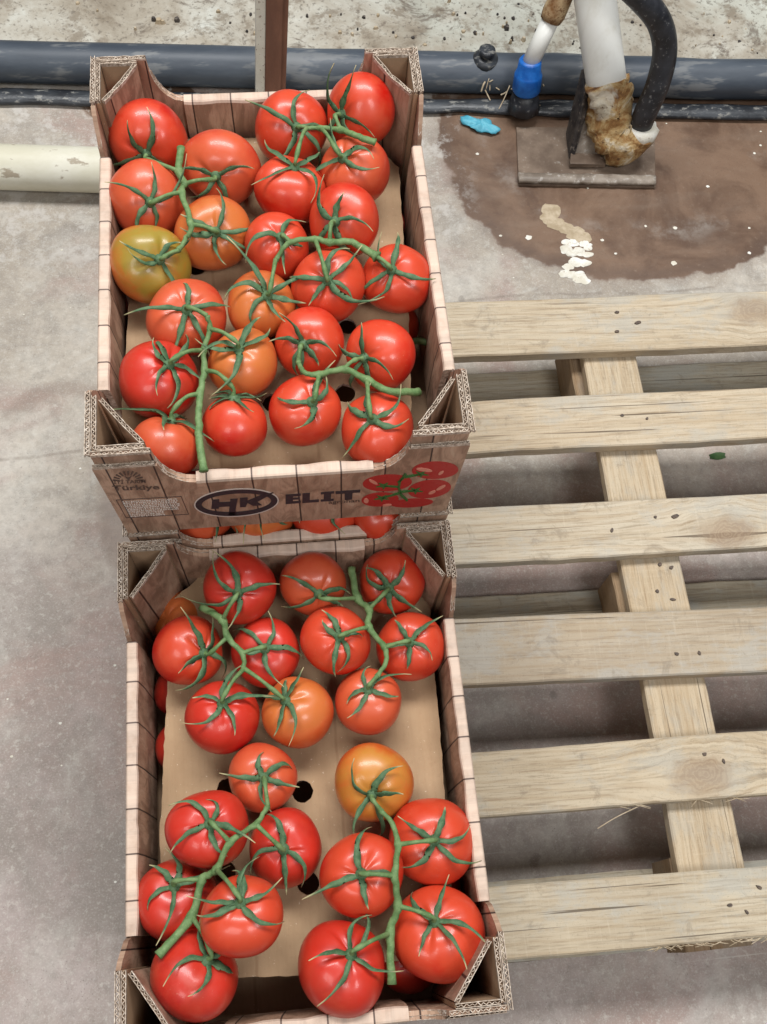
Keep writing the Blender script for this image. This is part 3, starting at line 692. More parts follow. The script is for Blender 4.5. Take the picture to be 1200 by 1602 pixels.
def calyx_mesh(R, sh, rn, nsep):
    vs = []; fs = []; tips = []
    a0 = rn.uniform(0, 6.28); L0 = R * rn.uniform(.85, 1.12)
    for k in range(nsep):
        ph = a0 + 2*math.pi*k/nsep + rn.uniform(-.36, .36); L = L0 * rn.uniform(.68, 1.25); wd = rn.uniform(.0018, .0030)
        lift = rn.choice((.04, .1, .2, .35, .5)) * rn.uniform(.7, 1.2) * L; curl = rn.choice((0, .1, .4, .8, -.2)); side = rn.uniform(-.8, .8); m = 13; base = len(vs)
        for i in range(m + 1):
            s = i / m; th = .06 + L * s / R * (.95 - .25 * lift / L); phh = ph + side * s * s
            p = tomato_r(sh, th, phh) * R; q = tomato_r(sh, th + .05, phh) * R
            tg = (q - p).normalized(); c = Vector((-math.sin(phh), math.cos(phh), 0)); nn = c.cross(tg) * -1
            if nn.dot(p) < 0: nn = -nn
            p = p + nn * (.0016 + lift * s ** 1.7 + curl * L * max(0, s - .6) ** 2 * 3)
            wv = wd * (math.sin(math.pi * min(1, .22 + s * .62)) ** .9) * (1 - s ** 2.2) + .00035
            if s < .15: wv *= .85
            twist = math.sin(s * 3 + k) * .3
            cc = (c + nn * twist).normalized()
            wl = wv * (1 + .22*math.sin(s*17 + k*2)); wr = wv * (1 + .22*math.sin(s*15 + k*3 + 1))
            vs += [p - cc*wl + nn*wv*.55, p - nn*wv*.20, p + cc*wr + nn*wv*.5, p - nn*(wv*.20 + .0006)]
            tips += [s] * 4
        for i in range(m):
            for j in range(4):
                a = base + i*4 + j; b = base + i*4 + (j+1) % 4; fs.append((a, b, b + 4, a + 4))
        fs.append(tuple(base + m*4 + j for j in range(4)))
    # central boss
    base = len(vs); top = tomato_r(sh, 0, 0) * R
    for i, (r, z) in enumerate(((.0052,.0004),(.0046,.0022),(.0030,.0036),(.0018,.0042))):
        for j in range(10): vs.append(top + Vector((r*math.cos(j*.628), r*math.sin(j*.628), z))); tips.append(0)
    for i in range(3):
        for j in range(10):
            a = base + i*10 + j; b = base + i*10 + (j+1) % 10; fs.append((a, b, b + 10, a + 10))
    fs.append(tuple(base + 30 + j for j in range(10)))
    me = bpy.data.meshes.new('calyx'); me.from_pydata([tuple(v) for v in vs], [], fs)
    at = me.attributes.new('tip', 'FLOAT_VECTOR', 'POINT'); at.data.foreach_set('vector', [q for s in tips for q in (s, 0, 0)])
    me.polygons.foreach_set('use_smooth', [True] * len(fs)); me.materials.append(M['calyx']); return me

class Tom: pass
def survey(px, py, rpx, zl, cx=None, cy=None, colr=RED, dz=0, zc=None):
    t = Tom(); t.px, t.py, t.rpx, t.colr, t.c = px, py, rpx, colr, (cx, cy)
    R = .032
    for _ in range(6):
        z = (zl + .90 * R + dz) if zc is None else zc
        p = at_z(px, py, z); R = rpx * (p - CAM).length / FPX * .985
    t.p, t.R, t.zmin = p, R, z; t.dir = (CAM - p).normalized()
    return t
def relax(ts):                                 # fruits that would press into each other: the nearer one rides up on the other
    for _ in range(60):
        moved = False
        for i, a in enumerate(ts):
            for b in ts[i+1:]:
                d = (a.p - b.p).length; need = (a.R + b.R) * .955
                if d < need - 1e-4:
                    up = a if (a.p - CAM).length < (b.p - CAM).length else b
                    st = min(.0015, (need - d) * .5)
                    k = (up.p - CAM).length
                    up.p = up.p + up.dir * st; up.R *= (up.p - CAM).length / k; moved = True
        if not moved: break
def axis_of(t):
    if t.c[0] is None: return Vector((random.uniform(-.5,.5), random.uniform(-.5,.5), .8)).normalized()
    q = ray(*t.c).normalized(); oc = CAM - t.p; b = oc.dot(q); c = oc.dot(oc) - (t.R*.93)**2; disc = b*b - c
    if disc <= 0: h = CAM + q * (-b)
    else: h = CAM + q * (-b - math.sqrt(disc))
    return (h - t.p).normalized()
COUNT = [0]
def build_tomato(t, parent=None, name='tomato', with_calyx=True, ax=None):
    COUNT[0] += 1; sd = COUNT[0] * 13 + 5; rn = random.Random(sd)
    sh = tomato_shape(sd); ax = ax or axis_of(t)
    me = tomato_mesh(t.R, sh); o = link(name, me, parent)
    q = ax.to_track_quat('Z', 'Y'); o.rotation_mode = 'QUATERNION'
    o.rotation_quaternion = q; o.location = t.p - (parent.location if parent else Vector())
    v = [min(1, c * rn.uniform(.93, 1.07)) for c in t.colr]; o.color = (*v, 1)
    sc_ = SECOND.get(t.colr, t.colr); o['second'] = [float(min(1, q * 1.04)) for q in sc_]
    t.top = t.p + q @ (tomato_r(sh, 0, 0) * t.R); t.ax = ax
    if with_calyx: link('calyx', calyx_mesh(t.R, sh, rn, rn.choice((4,5,5,5,6))), o)
    return o
def above(px, py, ts, zplane, gap):            # first thing a plumb sight meets: a fruit's skin plus clearance, or the stem's level
    q = ray(px, py).normalized(); best = (zplane - CAM.z) / q.z
    for t in ts:
        oc = CAM - t.p; b = oc.dot(q); c = oc.dot(oc) - (t.R + gap)**2; disc = b*b - c
        if disc > 0: best = min(best, -b - math.sqrt(disc))
    return CAM + q * best
def truss(label, group, zl, fruits, stem, branches, allts, r0=.0034, r1=.0019):
    """fruits: surveyed tomatoes; stem: photo points; branches: index of the stem point each pedicel leaves from"""
    zp = sum(t.p.z + t.R*.55 for t in fruits) / len(fruits)
    base = sum((t.p for t in fruits), Vector()) / len(fruits)
    root = empty('tomato_truss', (base.x, base.y, zl)); tag(root, label, 'tomatoes', group)
    for t in fruits: build_tomato(t, root)
    sp = [above(x, y, allts, zp, .0055) for x, y in stem]
    for _ in range(2):                          # ease the height along the stem
        sp = [sp[i] if i in (0, len(sp)-1) else Vector((sp[i].x, sp[i].y, max(sp[i].z, (sp[i-1].z + sp[i].z*2 + sp[i+1].z)/4))) for i in range(len(sp))]
    L = root.location
    mb = MB(); c = catmull([p - L for p in sp], 7); n = len(c)
    rad = [r0 + (r1 - r0) * i/(n-1) for i in range(n)]
    for bi in set(branches):
        k = bi * 7
        for d in (-2,-1,0,1,2):
            if 0 <= k + d < n: rad[k+d] *= 1 + .42 * math.exp(-(d/1.1)**2)
    rad = [r * (1 + .13*mnoise.noise((i*.45, r0*1e4 + len(label), 0))) for i, r in enumerate(rad)]; rad[0] *= 1.15
    c = [p + Vector((mnoise.noise((i*.5, 1, len(label))), mnoise.noise((i*.5, 7, len(label))), 0)) * .0012 for i, p in enumerate(c)]
    mb.tube(c, rad, 12, flat=.9)
    mb.build('stem', M['stem'], root, True)
    for t, bi in zip(fruits, branches):
        node = sp[bi]; top = t.top + t.ax * .003; far = (node - top).length
        mid = top.lerp(node, .5) + (t.ax + Vector((0,0,.5))).normalized() * min(.011, far * .28)
        e1 = top + t.ax * min(.007, far * .3)
        pth = catmull([p - L for p in (top, e1, mid, node)], 7); n = len(pth)
        rd = []
        for i in range(n):
            s = i / (n-1); rd.append((.00145 + .0010 * math.exp(-(s/.12)**2) + .0009 * math.exp(-((s - .45)/.09)**2) + .0008 * s**3))
        mb = MB(); mb.tube(pth, rd, 10); mb.build('pedicel', M['stem'], root, True)
    return root
def px_list(f, zl): return [survey(x, y, r, zl, cx, cy, c) for x, y, r, cx, cy, c in f]
GA = 'vine tomatoes in the upper crate'; GB = 'vine tomatoes in the foreground crate'
specA = [
 ('vine of five tomatoes at back left of upper crate, one still green', [(221,220,58,228,246,RED),(345,263,57,336,279,ORR),(231,313,57,236,317,ORR),(333,365,57,339,363,ORA),(232,415,60,252,405,GRN)],
  [(283,231),(280,268),(289,290),(285,306),(299,351),(293,381),(279,392)], [1,2,3,4,6]),
 ('vine of four red tomatoes in the back right corner of the upper crate', [(456,200,54,465,199,RED),(563,174,53,529,179,RED),(455,300,55,462,255,RED),(555,268,53,533,244,ORR)],
  [(587,223),(561,214),(533,204),(502,206),(480,200)], [4,2,4,3]),
 ('vine of five tomatoes along the right wall of upper crate, its middle', [(540,345,55,522,347,RED),(433,385,50,441,369,RED),(515,446,57,512,437,RED),(625,437,55,612,421,RED),(408,478,53,420,459,ORA)],
  [(590,402),(550,386),(516,379),(493,380),(454,379),(431,407)], [2,4,3,0,5]),
 ('vine of five tomatoes at front left of upper crate, two of them orange', [(293,497,60,292,481,ORR),(380,570,55,372,540,ORA),(249,594,62,268,565,RED2),(262,698,55,269,649,ORR),(367,665,52,365,619,RED)],
  [(319,737),(312,690),(311,649),(313,616),(320,580),(319,551),(329,516),(324,494)], [7,6,5,3,4]),
 ('vine of four bright red tomatoes at front right of upper crate', [(485,537,55,472,540,RED),(597,557,56,565,561,RED),(477,642,57,490,627,RED),(592,674,60,581,652,RED)],
  [(655,613),(610,612),(574,600),(538,583),(499,586),(475,582),(467,566)], [6,3,4,2]),
]
specB = [
 ('vine of five tomatoes at back left of foreground crate, one orange', [(376,920,58,371.5,929,RED2),(294,1018,54,321,1022,RED),(416,1022,54,414,1013,RED2),(348,1122,57,348,1097,RED2),(466,1115,56,444,1094,ORA)],
  [(315,950),(348,970),(357,1001),(379,1022),(382,1046)], [1,2,3,4,4]),
 ('vine of five tomatoes at back right of foreground crate', [(490,912,52,501,933,ORR),(613,910,53,607,922,RED),(525,1003,55,532,995.5,RED),(643,1012,54,640,1004,RED),(576,1098,52,576,1076,ORR)],
  [(550,888),(559,936),(577,956),(577,981),(601,1015),(603,1038),(590,1058)], [1,2,3,4,6]),
 ('vine of six red tomatoes at front left of foreground crate', [(410,1216,52,413,1217,ORR),(325,1297,60,329,1287,RED2),(446,1327,57,443,1329,RED2),(262,1408,58,272,1382,RED2),(379,1433,60,375,1407,RED),(305,1525,62,329,1497,RED2)],
  [(247,1495),(301,1434),(317,1377),(339,1361),(360,1318),(401,1291),(419,1262)], [6,4,5,2,3,1]),
 ('vine of five large tomatoes at front right of foreground crate, one yellowish', [(584,1222,60,581.5,1247,AMB),(684,1315,65,680.5,1314.5,RED),(566,1370,63,565,1367,RED),(687,1463,68,679,1439,RED),(533,1515,65,551.5,1490,RED2)],
  [(613,1540),(610,1460),(622,1418),(617.5,1370),(622,1322),(613,1289),(596,1268)], [6,4,3,2,1]),
]
for spec, zl, grp in ((specA, ZL_A, GA), (specB, ZL_B, GB)):
    sets = [px_list(s[1], zl) for s in spec]; allts = [t for s in sets for t in s]
    relax(allts)
    kx, ky = (0, D/2) if zl > zA else (cB.x, cB.y)
    for t in allts:                              # nothing pushes through the board
        for _ in range(30):
            if abs(t.p.y - ky) + t.R * .98 < D/2 - .0055: break
            k = (t.p - CAM).length; t.p = t.p + t.dir * .001; t.R *= (t.p - CAM).length / k
        ex = abs(t.p.x - kx) + t.R * 1.0 - (W/2 - .006)
        if ex > 0: t.p.x -= math.copysign(ex, t.p.x - kx)
    relax(allts)
    for s, ts in zip(spec, sets): truss(s[0], grp, zl, ts, s[2], s[3], allts)

# loose fruit of the lower layers, seen past the divider sheets
def loose(px, py, rpx, zc, colr, label, grp, cal=False):
    t = survey(px, py, rpx, 0, None, None, colr, 0, zc)
    cx_, cy_ = (0, D/2) if zc > zA else (cB.x, cB.y)                      # keep the fruit inside its crate's walls
    t.R = min(t.R, .030); lx, ly = W/2 - .0135 - t.R, D/2 - .0135 - t.R
    t.p = Vector((max(cx_ - lx, min(cx_ + lx, t.p.x)), max(cy_ - ly, min(cy_ + ly, t.p.y)), t.p.z))
    o = build_tomato(t, None, 'tomato', cal); tag(o, label, 'tomato', grp); return o
zlo = zA + .006 + .029; GL = 'tomatoes of the lower layers'
loose(612,347,47, zlo, RED2, 'tomato half hidden below the divider at right wall, under the back right vine', GL)
loose(640,513,45, zlo, RED, 'tomato peeping out beneath the divider at the right wall, level with the crate middle', GL)
loose(216,500,45, zlo, RED2, 'tomato sliver below the left edge of the upper divider sheet', GL)
loose(300,713,46, zlo, RED2, 'dark red tomato in the slot behind the lettered front, under the orange one at left', GL)
loose(395,712,46, zlo, RED2, 'dark red tomato in the slot behind the lettered front, above the oval logo', GL)
zlo = zC + .006 + .029
loose(274,972,46, zlo + .012, ORA, 'orange tomato under the clipped corner of the divider in foreground crate', GL)
loose(272,1082,40, zlo, RED2, 'upper one of two red tomatoes beneath the divider at foreground crate left wall', GL)
loose(272,1168,42, zlo, RED2, 'lower one of two red tomatoes beneath the divider at foreground crate left wall', GL)
loose(712,1390,48, zlo, RED2, 'shadowed red tomato against the right wall of the foreground crate, between two large ones', GL)
loose(640,1535,48, zlo, RED2, 'shadowed red tomato at the front wall of the foreground crate beside the cut stem end', GL)
loose(272,1472,46, zlo, RED2, 'shadowed red tomato at the left wall of the foreground crate beneath the cut stem', GL)
for px, colr, nm in ((318, ORR, 'leftmost'), (408, ORA, 'second from left'), (507, RED, 'third from left'), (598, RED, 'rightmost')):
    t = survey(px, 795, 56, 0, None, None, colr, 0, zC + .118); t.R = .033
    o = build_tomato(t, None, 'tomato', True, Vector((.3, -.2, .9)).normalized()); tag(o, 'tomato in the gap below the lettered crate front, ' + nm + ' of four', 'tomato', GL)
mb = MB(); a = at_z(640, 537, zA + .055); b = at_z(668, 536, zA + .058); mb.tube(catmull([a, a.lerp(b, .5) + Vector((0,.002,.001)), b], 4), .0033, 8)
tag(mb.build('stem_stub', M['stem'], None, True), 'cut green stem stub poking out beside the right wall of upper crate', 'stem')
mb = MB(); a = at_y(575, 806, .02); b = at_y(563, 830, .018); mb.tube(catmull([a, a.lerp(b, .5) + Vector((.002,0,0)), b], 4), [.0016]*9, 8)
tag(mb.build('stem_stub', M['stem'], None, True), 'thin green stem hanging between tomatoes below the lettered crate front', 'stem')

# ------------------------------------------------------------------ pallet
pz = ZT - 3*H                                    # deck height = underside of the lowest crate
pal = tag(empty('wooden_pallet', (.45, .03, 0)), 'weathered wooden pallet with six deck boards, right of the crates', 'pallet')
PO = pal.location.copy()
def board(name, x0, x1, y0, y1, z0, z1, knot=None, tint=(1,1,1), yaw=0, along='x', seed=0):
    """sawn board with slightly uneven edges; built around its own middle"""
    rn = random.Random(seed); cx, cy, cz = (x0+x1)/2, (y0+y1)/2, (z0+z1)/2; mb = MB()
    L = (x1 - x0) if along == 'x' else (y1 - y0); Wd = (y1 - y0) if along == 'x' else (x1 - x0); hh = (z1 - z0)/2; k = 40; bv = .0018; pr = None
    o1, o2 = rn.uniform(0, 99), rn.uniform(0, 99)
    for i in range(k + 1):
        t = -L/2 + L*i/k
        a = Wd/2 + .0022 * mnoise.noise((t*5, o1, 0)) + .0011 * mnoise.noise((t*30, o1, 3)); b = -Wd/2 + .0022 * mnoise.noise((t*5, o2, 0)) + .0011 * mnoise.noise((t*30, o2, 3))
        u = .0008 * mnoise.noise((t*7, o1, 7))
        prof = [(b, -hh + bv), (b + bv, -hh), (a - bv, -hh), (a, -hh + bv), (a, hh - bv + u), (a - bv, hh + u), (b + bv, hh + u), (b, hh - bv + u)]
        ring = [(t, p, q) for p, q in prof]; n = 8
        if pr: mb.add(pr + ring, [(c, (c+1) % n, n + (c+1) % n, n + c) for c in range(n)])
        if i in (0, k): mb.add(ring, [tuple(range(n))])
        pr = ring
    o = mb.build(name, M['wood'], pal)
    o.location = Vector((cx, cy, cz)) - PO; o.rotation_euler = (0, 0, yaw + (math.pi/2 if along == 'y' else 0)); o.color = (*tint, 1)
    o['knot'] = list(knot) if knot else [9.0, 9.0, 0.0]
    return o
deck = [((.4455,.3565), (1.0,.2)), ((.2885,.2115), None), ((.133,.058), None), ((-.017,-.0985), None), ((-.1715,-.2435), None), ((-.319,-.3915), None)]
def kpos(px, py, cy): p = at_z(px, py, pz); return (p.x - .45, p.y - cy, .01)
kn = [kpos(1185,482,.401), None, kpos(1135,832,.0955), None, kpos(1105,1213,-.2075), None]
slope = [-.025, -.019, -.027, -.051, -.022, -.026]
tints = [(1,1,.97), (1.04,1.02,.97), (1.03,1.02,.98), (.97,.98,.98), (1.0,.99,.94), (1.0,1.02,1.0)]
px0, px1 = -.15, 1.05; dt = .019
for i, ((ya, yb), _) in enumerate(deck):
    cy = (ya + yb)/2 + slope[i] * .0
    board('deck_board', px0, px1, yb, ya, pz - dt, pz, kn[i], tints[i], slope[i] * .85, seed=i + 1)
for cx in (-.08, .4515, .98):
    wd = .0385
    bo = board('stringer_board', cx - wd, cx + wd, -.392, .446, pz - dt*2 - .0006, pz - dt - .0006, None, (.97,.93,.85), -.017, 'y', seed=int(20 + cx*10))
    for k, cy in enumerate((.36, .0, -.35)):
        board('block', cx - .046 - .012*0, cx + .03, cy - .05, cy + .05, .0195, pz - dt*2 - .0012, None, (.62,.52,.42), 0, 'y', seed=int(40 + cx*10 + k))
for k, (cy, wd) in enumerate(((.345, .052), (.0, .052), (-.352, .045))):
    board('bottom_board', px0, px1, cy - wd, cy + wd, .0008, .0190, None, (1.0,1.06,1.08), -.02, seed=60 + k)
nails = [(965,489),(998,505),(965,519),(973,650),(1012,655),(1025,809),(1056,808),(957,830),(1058,1023),(1094,1022),(1102,1180),(1132,1191),(1187,1388),(1142,1416),(1168,1427),(1032,883),(1050,888),(1028,925),(1052,938)]
for x, y in nails:
    on = y in (883, 888, 925, 938)
    z = pz - (dt + .0006 if on else 0); p = at_z(x, y, z) - PO; rn = random.Random(x); mb = MB()
    a = rn.uniform(0, 3); ra, rb = rn.uniform(.0030,.0062), rn.uniform(.0018,.0034); ring = [(p.x + rn.uniform(.75,1.2)*(ra*math.cos(t)*math.cos(a) - rb*math.sin(t)*math.sin(a)), p.y + rn.uniform(.75,1.2)*(ra*math.cos(t)*math.sin(a)*.6 + rb*math.sin(t)*math.cos(a))) for t in [k*.7854 for k in range(8)]]
    mb.hexa([(q[0], q[1], z - .002) for q in ring], [(p.x + (q[0]-p.x)*.8, p.y + (q[1]-p.y)*.8, z + .0016) for q in ring])
    mb.build('nail', M['nail'], pal)
# torn fibres along the near edges
rn = random.Random(3); mb = MB()
for i in range(46):
    x = rn.uniform(.36, .50) if i > 8 else rn.uniform(.30, .60); e, yy = (5, -.3915 - .0) if i > 10 else (4, -.2435)
    y = yy + slope[e]*.85*(x - .45); L = rn.uniform(.006, .02); s = rn.choice((-1, 1))
    mb.tube(catmull([(x, y + .001, pz - .004), (x + s*L*.5, y - .002, pz - .003 + rn.uniform(-.002,.002)), (x + s*L, y - rn.uniform(.002,.006), pz - .004 + rn.uniform(-.004,.003))], 3), [.0005]*4 + [.0004]*2 + [.0002], 5)
mb.tube(catmull([(.372,-.243,pz-.005),(.345,-.252,pz-.008),(.322,-.262,pz-.012)], 4), .0006, 5)
for i_ in range(len(mb.v)): mb.v[i_] = tuple(Vector(mb.v[i_]) - PO)
fz = mb.build('splinters', M['root'], pal); fz['kind'] = 'stuff'

# ------------------------------------------------------------------ pipes behind the crates
def pipe_line(x, r): return Vector((x, .998 + SL * x, .0345))
mb = MB(); pts = [pipe_line(-2.5 + 5*i/60, .036) + Vector((0, .004*mnoise.noise((i*.6,0,0)), .002*mnoise.noise((0,i*.6,0)))) for i in range(61)]
mb.tube(pts, .0325, 28)
tag(mb.build('irrigation_pipe', M['blackpipe'], None, True), 'long black plastic pipe lying on the ground behind the crates', 'pipe')
mb = MB(); pts = [Vector((-2.5 + 5*i/120, .950 + SL*(-2.5 + 5*i/120) + .008*mnoise.noise((i*.4,5,0)), .0075)) for i in range(121)]
mb.tube(pts, [.0155 + .006*mnoise.noise((i*.45,2,2)) for i in range(121)], 14, flat=.5)  # band of dark wet silt, modelled as a flattened tube
tag(mb.build('silt_band', M['silt'], None, True), 'flat band of dark wet silt lying in front of the long black pipe', 'hose')
mb = MB(); a = Vector((-1.6, .918, .0345)); b = Vector((.05, .766, .0345)); pts = [a.lerp(b, i/30) for i in range(31)]
mb.tube(pts, .0345, 28)
tag(mb.build('cream_pipe', M['cream'], None, True), 'cream plastic pipe on the floor, left of the upper crate', 'pipe')
# upright post, white flange and brown web
post = tag(empty('upright_post', (.018, .935, 0)), 'brown metal post with flaking white edge in front of the black pipe', 'post')
def tiltbox(name, x0, x1, y0, y1, z1, mat, lean):
    mb = MB(); k = 10
    for i in range(k):
        za, zb = z1*i/k, z1*(i+1)/k
        mb.hexa([(x0 + lean*za, y0, za),(x1 + lean*za, y0, za),(x1 + lean*za, y1, za),(x0 + lean*za, y1, za)], [(x0 + lean*zb, y0, zb),(x1 + lean*zb, y0, zb),(x1 + lean*zb, y1, zb),(x0 + lean*zb, y1, zb)])
    return mb.build(name, mat, post, bevel=0)
tiltbox('white_flange', -.028, -.014, -.016, .014, 1.2, M['postw'], .06)
tiltbox('brown_web', -.0135, .011, -.019, .012, 1.2, M['postb'], .06)
tiltbox('brown_lip', .0115, .020, -.010, .014, 1.2, M['postb'], .06)

# riser pipe with its rusty elbow, hose, bracket and base plate
def fl_(px, py, z): return at_z(px, py, z)
rp = fl_(957, 190, .07); base = fl_(958, 235, .012)
riser = tag(empty('riser_pipe', (base.x, base.y, 0)), 'white riser pipe with rust-caked elbow rising from the wet floor', 'pipe')
RB = riser.location.copy()
p_hi = Vector((.500, .955, .262)); p_lo = fl_(953, 160, .095)
dirp = (p_hi - p_lo).normalized()
mb = MB(); mb.tube([p_lo + dirp * s - RB for s in [i * .05 for i in range(15)]], .0315, 28); mb.build('pipe', M['pvc'], riser, True)
el = [p_lo + dirp*.035, p_lo, fl_(955,195,.062), fl_(962,218,.045), fl_(983,222,.047), fl_(1002,207,.062)]
pth = catmull([p - RB for p in el], 7); n = len(pth)
mb = MB(); mb.tube(pth, [.0345 + .0035*mnoise.noise((i*.5, 1, 0)) - .008*(i/n)**2 for i in range(n)], 22)
for i_, v in enumerate(mb.v):
    q = Vector(v); d = mnoise.noise(q*28) * .010 + mnoise.noise(q*70) * .006 + mnoise.noise(q*160) * .003; mb.v[i_] = (q.x + d, q.y + d*.6, q.z + d)
mb.build('rusty_elbow', M['elbow'], riser, True)
c_ = fl_(1003, 203, .066); t_ = (fl_(1008,188,.085) - c_).normalized()
mb = MB(); mb.tube([c_ - t_*.012 - RB, c_ - t_*.004 - RB, c_ + t_*.004 - RB, c_ + t_*.010 - RB], [.026,.0275,.027,.022], 22)
for i_, v in enumerate(mb.v):
    q = Vector(v); d = mnoise.noise(q*90) * .004; mb.v[i_] = (q.x + d, q.y + d, q.z + d*.6)
mb.build('lime_collar', M['lime'], riser, True)
hs = [fl_(1002,196,.072), fl_(1010,176,.10), fl_(1029,132,.15), fl_(1040,81,.20), fl_(1032,36,.245), fl_(1005,0,.28), fl_(960,-40,.31), fl_(900,-80,.33)]
mb = MB(); mb.tube(catmull(hs, 8), [.0185]*57, 22)
tag(mb.build('feed_hose', M['hose'], None, True), 'thick black hose bending down into the rusty elbow', 'hose')
# base plate
pt = [fl_(808,197,.006), fl_(1025,200,.006), fl_(1026,292,.006), fl_(812,288,.006)]
pr_ = tag(empty('base_plate', (sum(p.x for p in pt)/4, sum(p.y for p in pt)/4, 0)), 'muddy flat plate with a raised front lip under the riser pipe', 'plate')
PB = pr_.location.copy(); mb = MB()
mb.hexa([Vector((p.x, p.y, .0008)) - PB for p in pt], [Vector((p.x, p.y, .0045)) - PB for p in pt]); mb.build('flat_board', M['plate'], pr_, bevel=.001)
a, b = pt[3], pt[2]; mb = MB(); k = 26; d = (b - a); pts = []
for i in range(k + 1):
    p = a + d * (i/k) + Vector((0, .010 + .0015*mnoise.noise((i*.5,3,0)), 0)); pts.append(Vector((p.x, p.y, .0095)) - PB)
mb.tube(pts, [.0100 + .0016*mnoise.noise((i*.8,9,0)) for i in range(k + 1)], 10, flat=.55); mb.build('front_lip', M['steel'], pr_, True)
# bracket holding the riser
bk = tag(empty('pipe_bracket', (fl_(918,255,.012).x, fl_(918,255,.012).y, .0067)), 'dark wedge bracket holding the riser pipe on its plate', 'bracket')
KB = bk.location.copy()
def quad3(name, lo, hi, th, mat):
    mb = MB(); d = Vector(th)
    ps = [Vector(p) for p in lo + hi]
    mb.hexa([p - KB for p in ps], [p + d - KB for p in ps]); return mb.build(name, mat, bk, bevel=.0015)
q1 = fl_(892,245,.014); q2 = fl_(908,150,.09)
quad3('side_cheek', [fl_(889,246,.0072), fl_(897,252,.0072)], [fl_(927,140,.11), fl_(914,146,.11)], (.004,.05,0), M['bracket'])
quad3('back_plate', [fl_(897,250,.0072), fl_(944,252,.0072)], [fl_(950,170,.075), fl_(920,168,.075)], (.0,.004,0), M['steel'])
quad3('foot', [fl_(890,262,.0072), fl_(946,263,.0072)], [fl_(944,238,.0072), fl_(892,238,.0072)], (0,0,.009), M['plate'])
# small riser with blue coupling
br = tag(empty('coupled_pipe', (fl_(825,130,.05).x, fl_(825,130,.05).y, 0)), 'thin white pipe with a bright blue coupling on the black pipe', 'pipe fitting')
BR = br.location.copy()
b0 = fl_(823,142,.055); b1 = fl_(829,100,.105); b2 = fl_(862,30,.17); dv = (b2 - b1)
mb = MB(); mb.tube([b1 - BR, b1.lerp(b2, .5) - BR, b2 - BR], .0140, 20); mb.build('pipe', M['pvc'], br, True)
mb = MB(); mb.tube([b2 - dv*.03 - BR, b2 + dv*.12 - BR, b2 + dv*.5 - BR, b2 + dv*1.2 - BR], [.0165,.019,.0175,.017], 18)
for i_, v in enumerate(mb.v):
    q = Vector(v); d = mnoise.noise(q*80) * .003; mb.v[i_] = (q.x + d, q.y + d, q.z + d)
mb.build('rusty_joint', M['rust'], br, True)
dn = (b1 - b0).normalized()
mb = MB(); mb.tube([b0 + dn*.0 - BR, b0 + dn*.004 - BR, b0 + dn*.03 - BR, b0 + dn*.034 - BR, b0 + dn*.036 - BR, b0 + dn*.055 - BR, b0 + dn*.058 - BR], [.021,.0235,.023,.0215,.0195,.0185,.0165], 22); mb.build('blue_coupling', M['blue'], br, True)
mb = MB(); mb.tube([b0 - dn*.035 - BR, b0 - dn*.02 - BR, b0 - dn*.002 - BR], [.027,.025,.020], 18); mb.build('black_nut', M['hose'], br, True)
# valve stub on the black pipe
v0 = fl_(764,100,.075); v0.y = pipe_line(v0.x, 0).y; vs_ = tag(empty('valve_stub', (v0.x, v0.y, .058)), 'small black capped valve stub on the pipe, left of the blue coupling', 'valve')
mb = MB(); mb.tube([(0,0,.0),(0,0,.009),(0,0,.013)], [.022,.021,.014], 16); mb.build('collar', M['silt'], vs_, True)
mb = MB(); mb.tube([(0,0,.012),(0,-.002,.019),(0,-.002,.021),(0,-.002,.027),(0,-.002,.028)], [.010,.010,.0135,.0135,.009], 18); mb.build('cap', M['silt'], vs_, True)
# roots and debris beside the coupling
rn = random.Random(12); mb = MB(); c0 = fl_(795,132,.03)
for i in range(26):
    p = c0 + Vector((rn.uniform(-.045,.05), rn.uniform(-.03,.03), rn.uniform(-.012,.03))); d = Vector((rn.uniform(-1,1), rn.uniform(-1,1), rn.uniform(-.5,.3))).normalized() * rn.uniform(.015,.045)
    mb.tube(catmull([p, p + d*.5 + Vector((0,0,rn.uniform(-.004,.010))), p + d], 4), rn.uniform(.0006,.0016), 5)
rt = tag(mb.build('dry_roots', M['root'], None, True), 'tangle of dry pale roots beside the blue coupling', 'roots'); rt['kind'] = 'stuff'
# dead leaves and crumbs on the verge
rn = random.Random(33); mb = MB()
for i in range(150):
    x = rn.uniform(-.5, 1.0); y = strip_y(x, 1.085) + abs(rn.gauss(0, .06)); s = rn.uniform(.0015, .006) * (1.7 if rn.random() < .1 else 1)
    if rn.random() > .45 + .55 * (x > .2): continue
    ns = 5; vs = []
    a0 = rn.uniform(0, 6.28)
    lo = [(x + s*math.cos(a0 + k*1.2566)*rn.uniform(.6,1.3), y + s*math.sin(a0 + k*1.2566)*rn.uniform(.6,1.3), .006) for k in range(5)]
    mb.hexa(lo, [(x + (p[0]-x)*.6, y + (p[1]-y)*.6, .013 + s*.12) for p in lo], 0 if rn.random() < .5 else 1)
lit = mb.build('soil_litter', [M['bracket'], M['root']]); lit['kind'] = 'stuff'; tag(lit, 'crumbs of soil and dead leaf scattered along the ground behind the black pipe', 'litter')
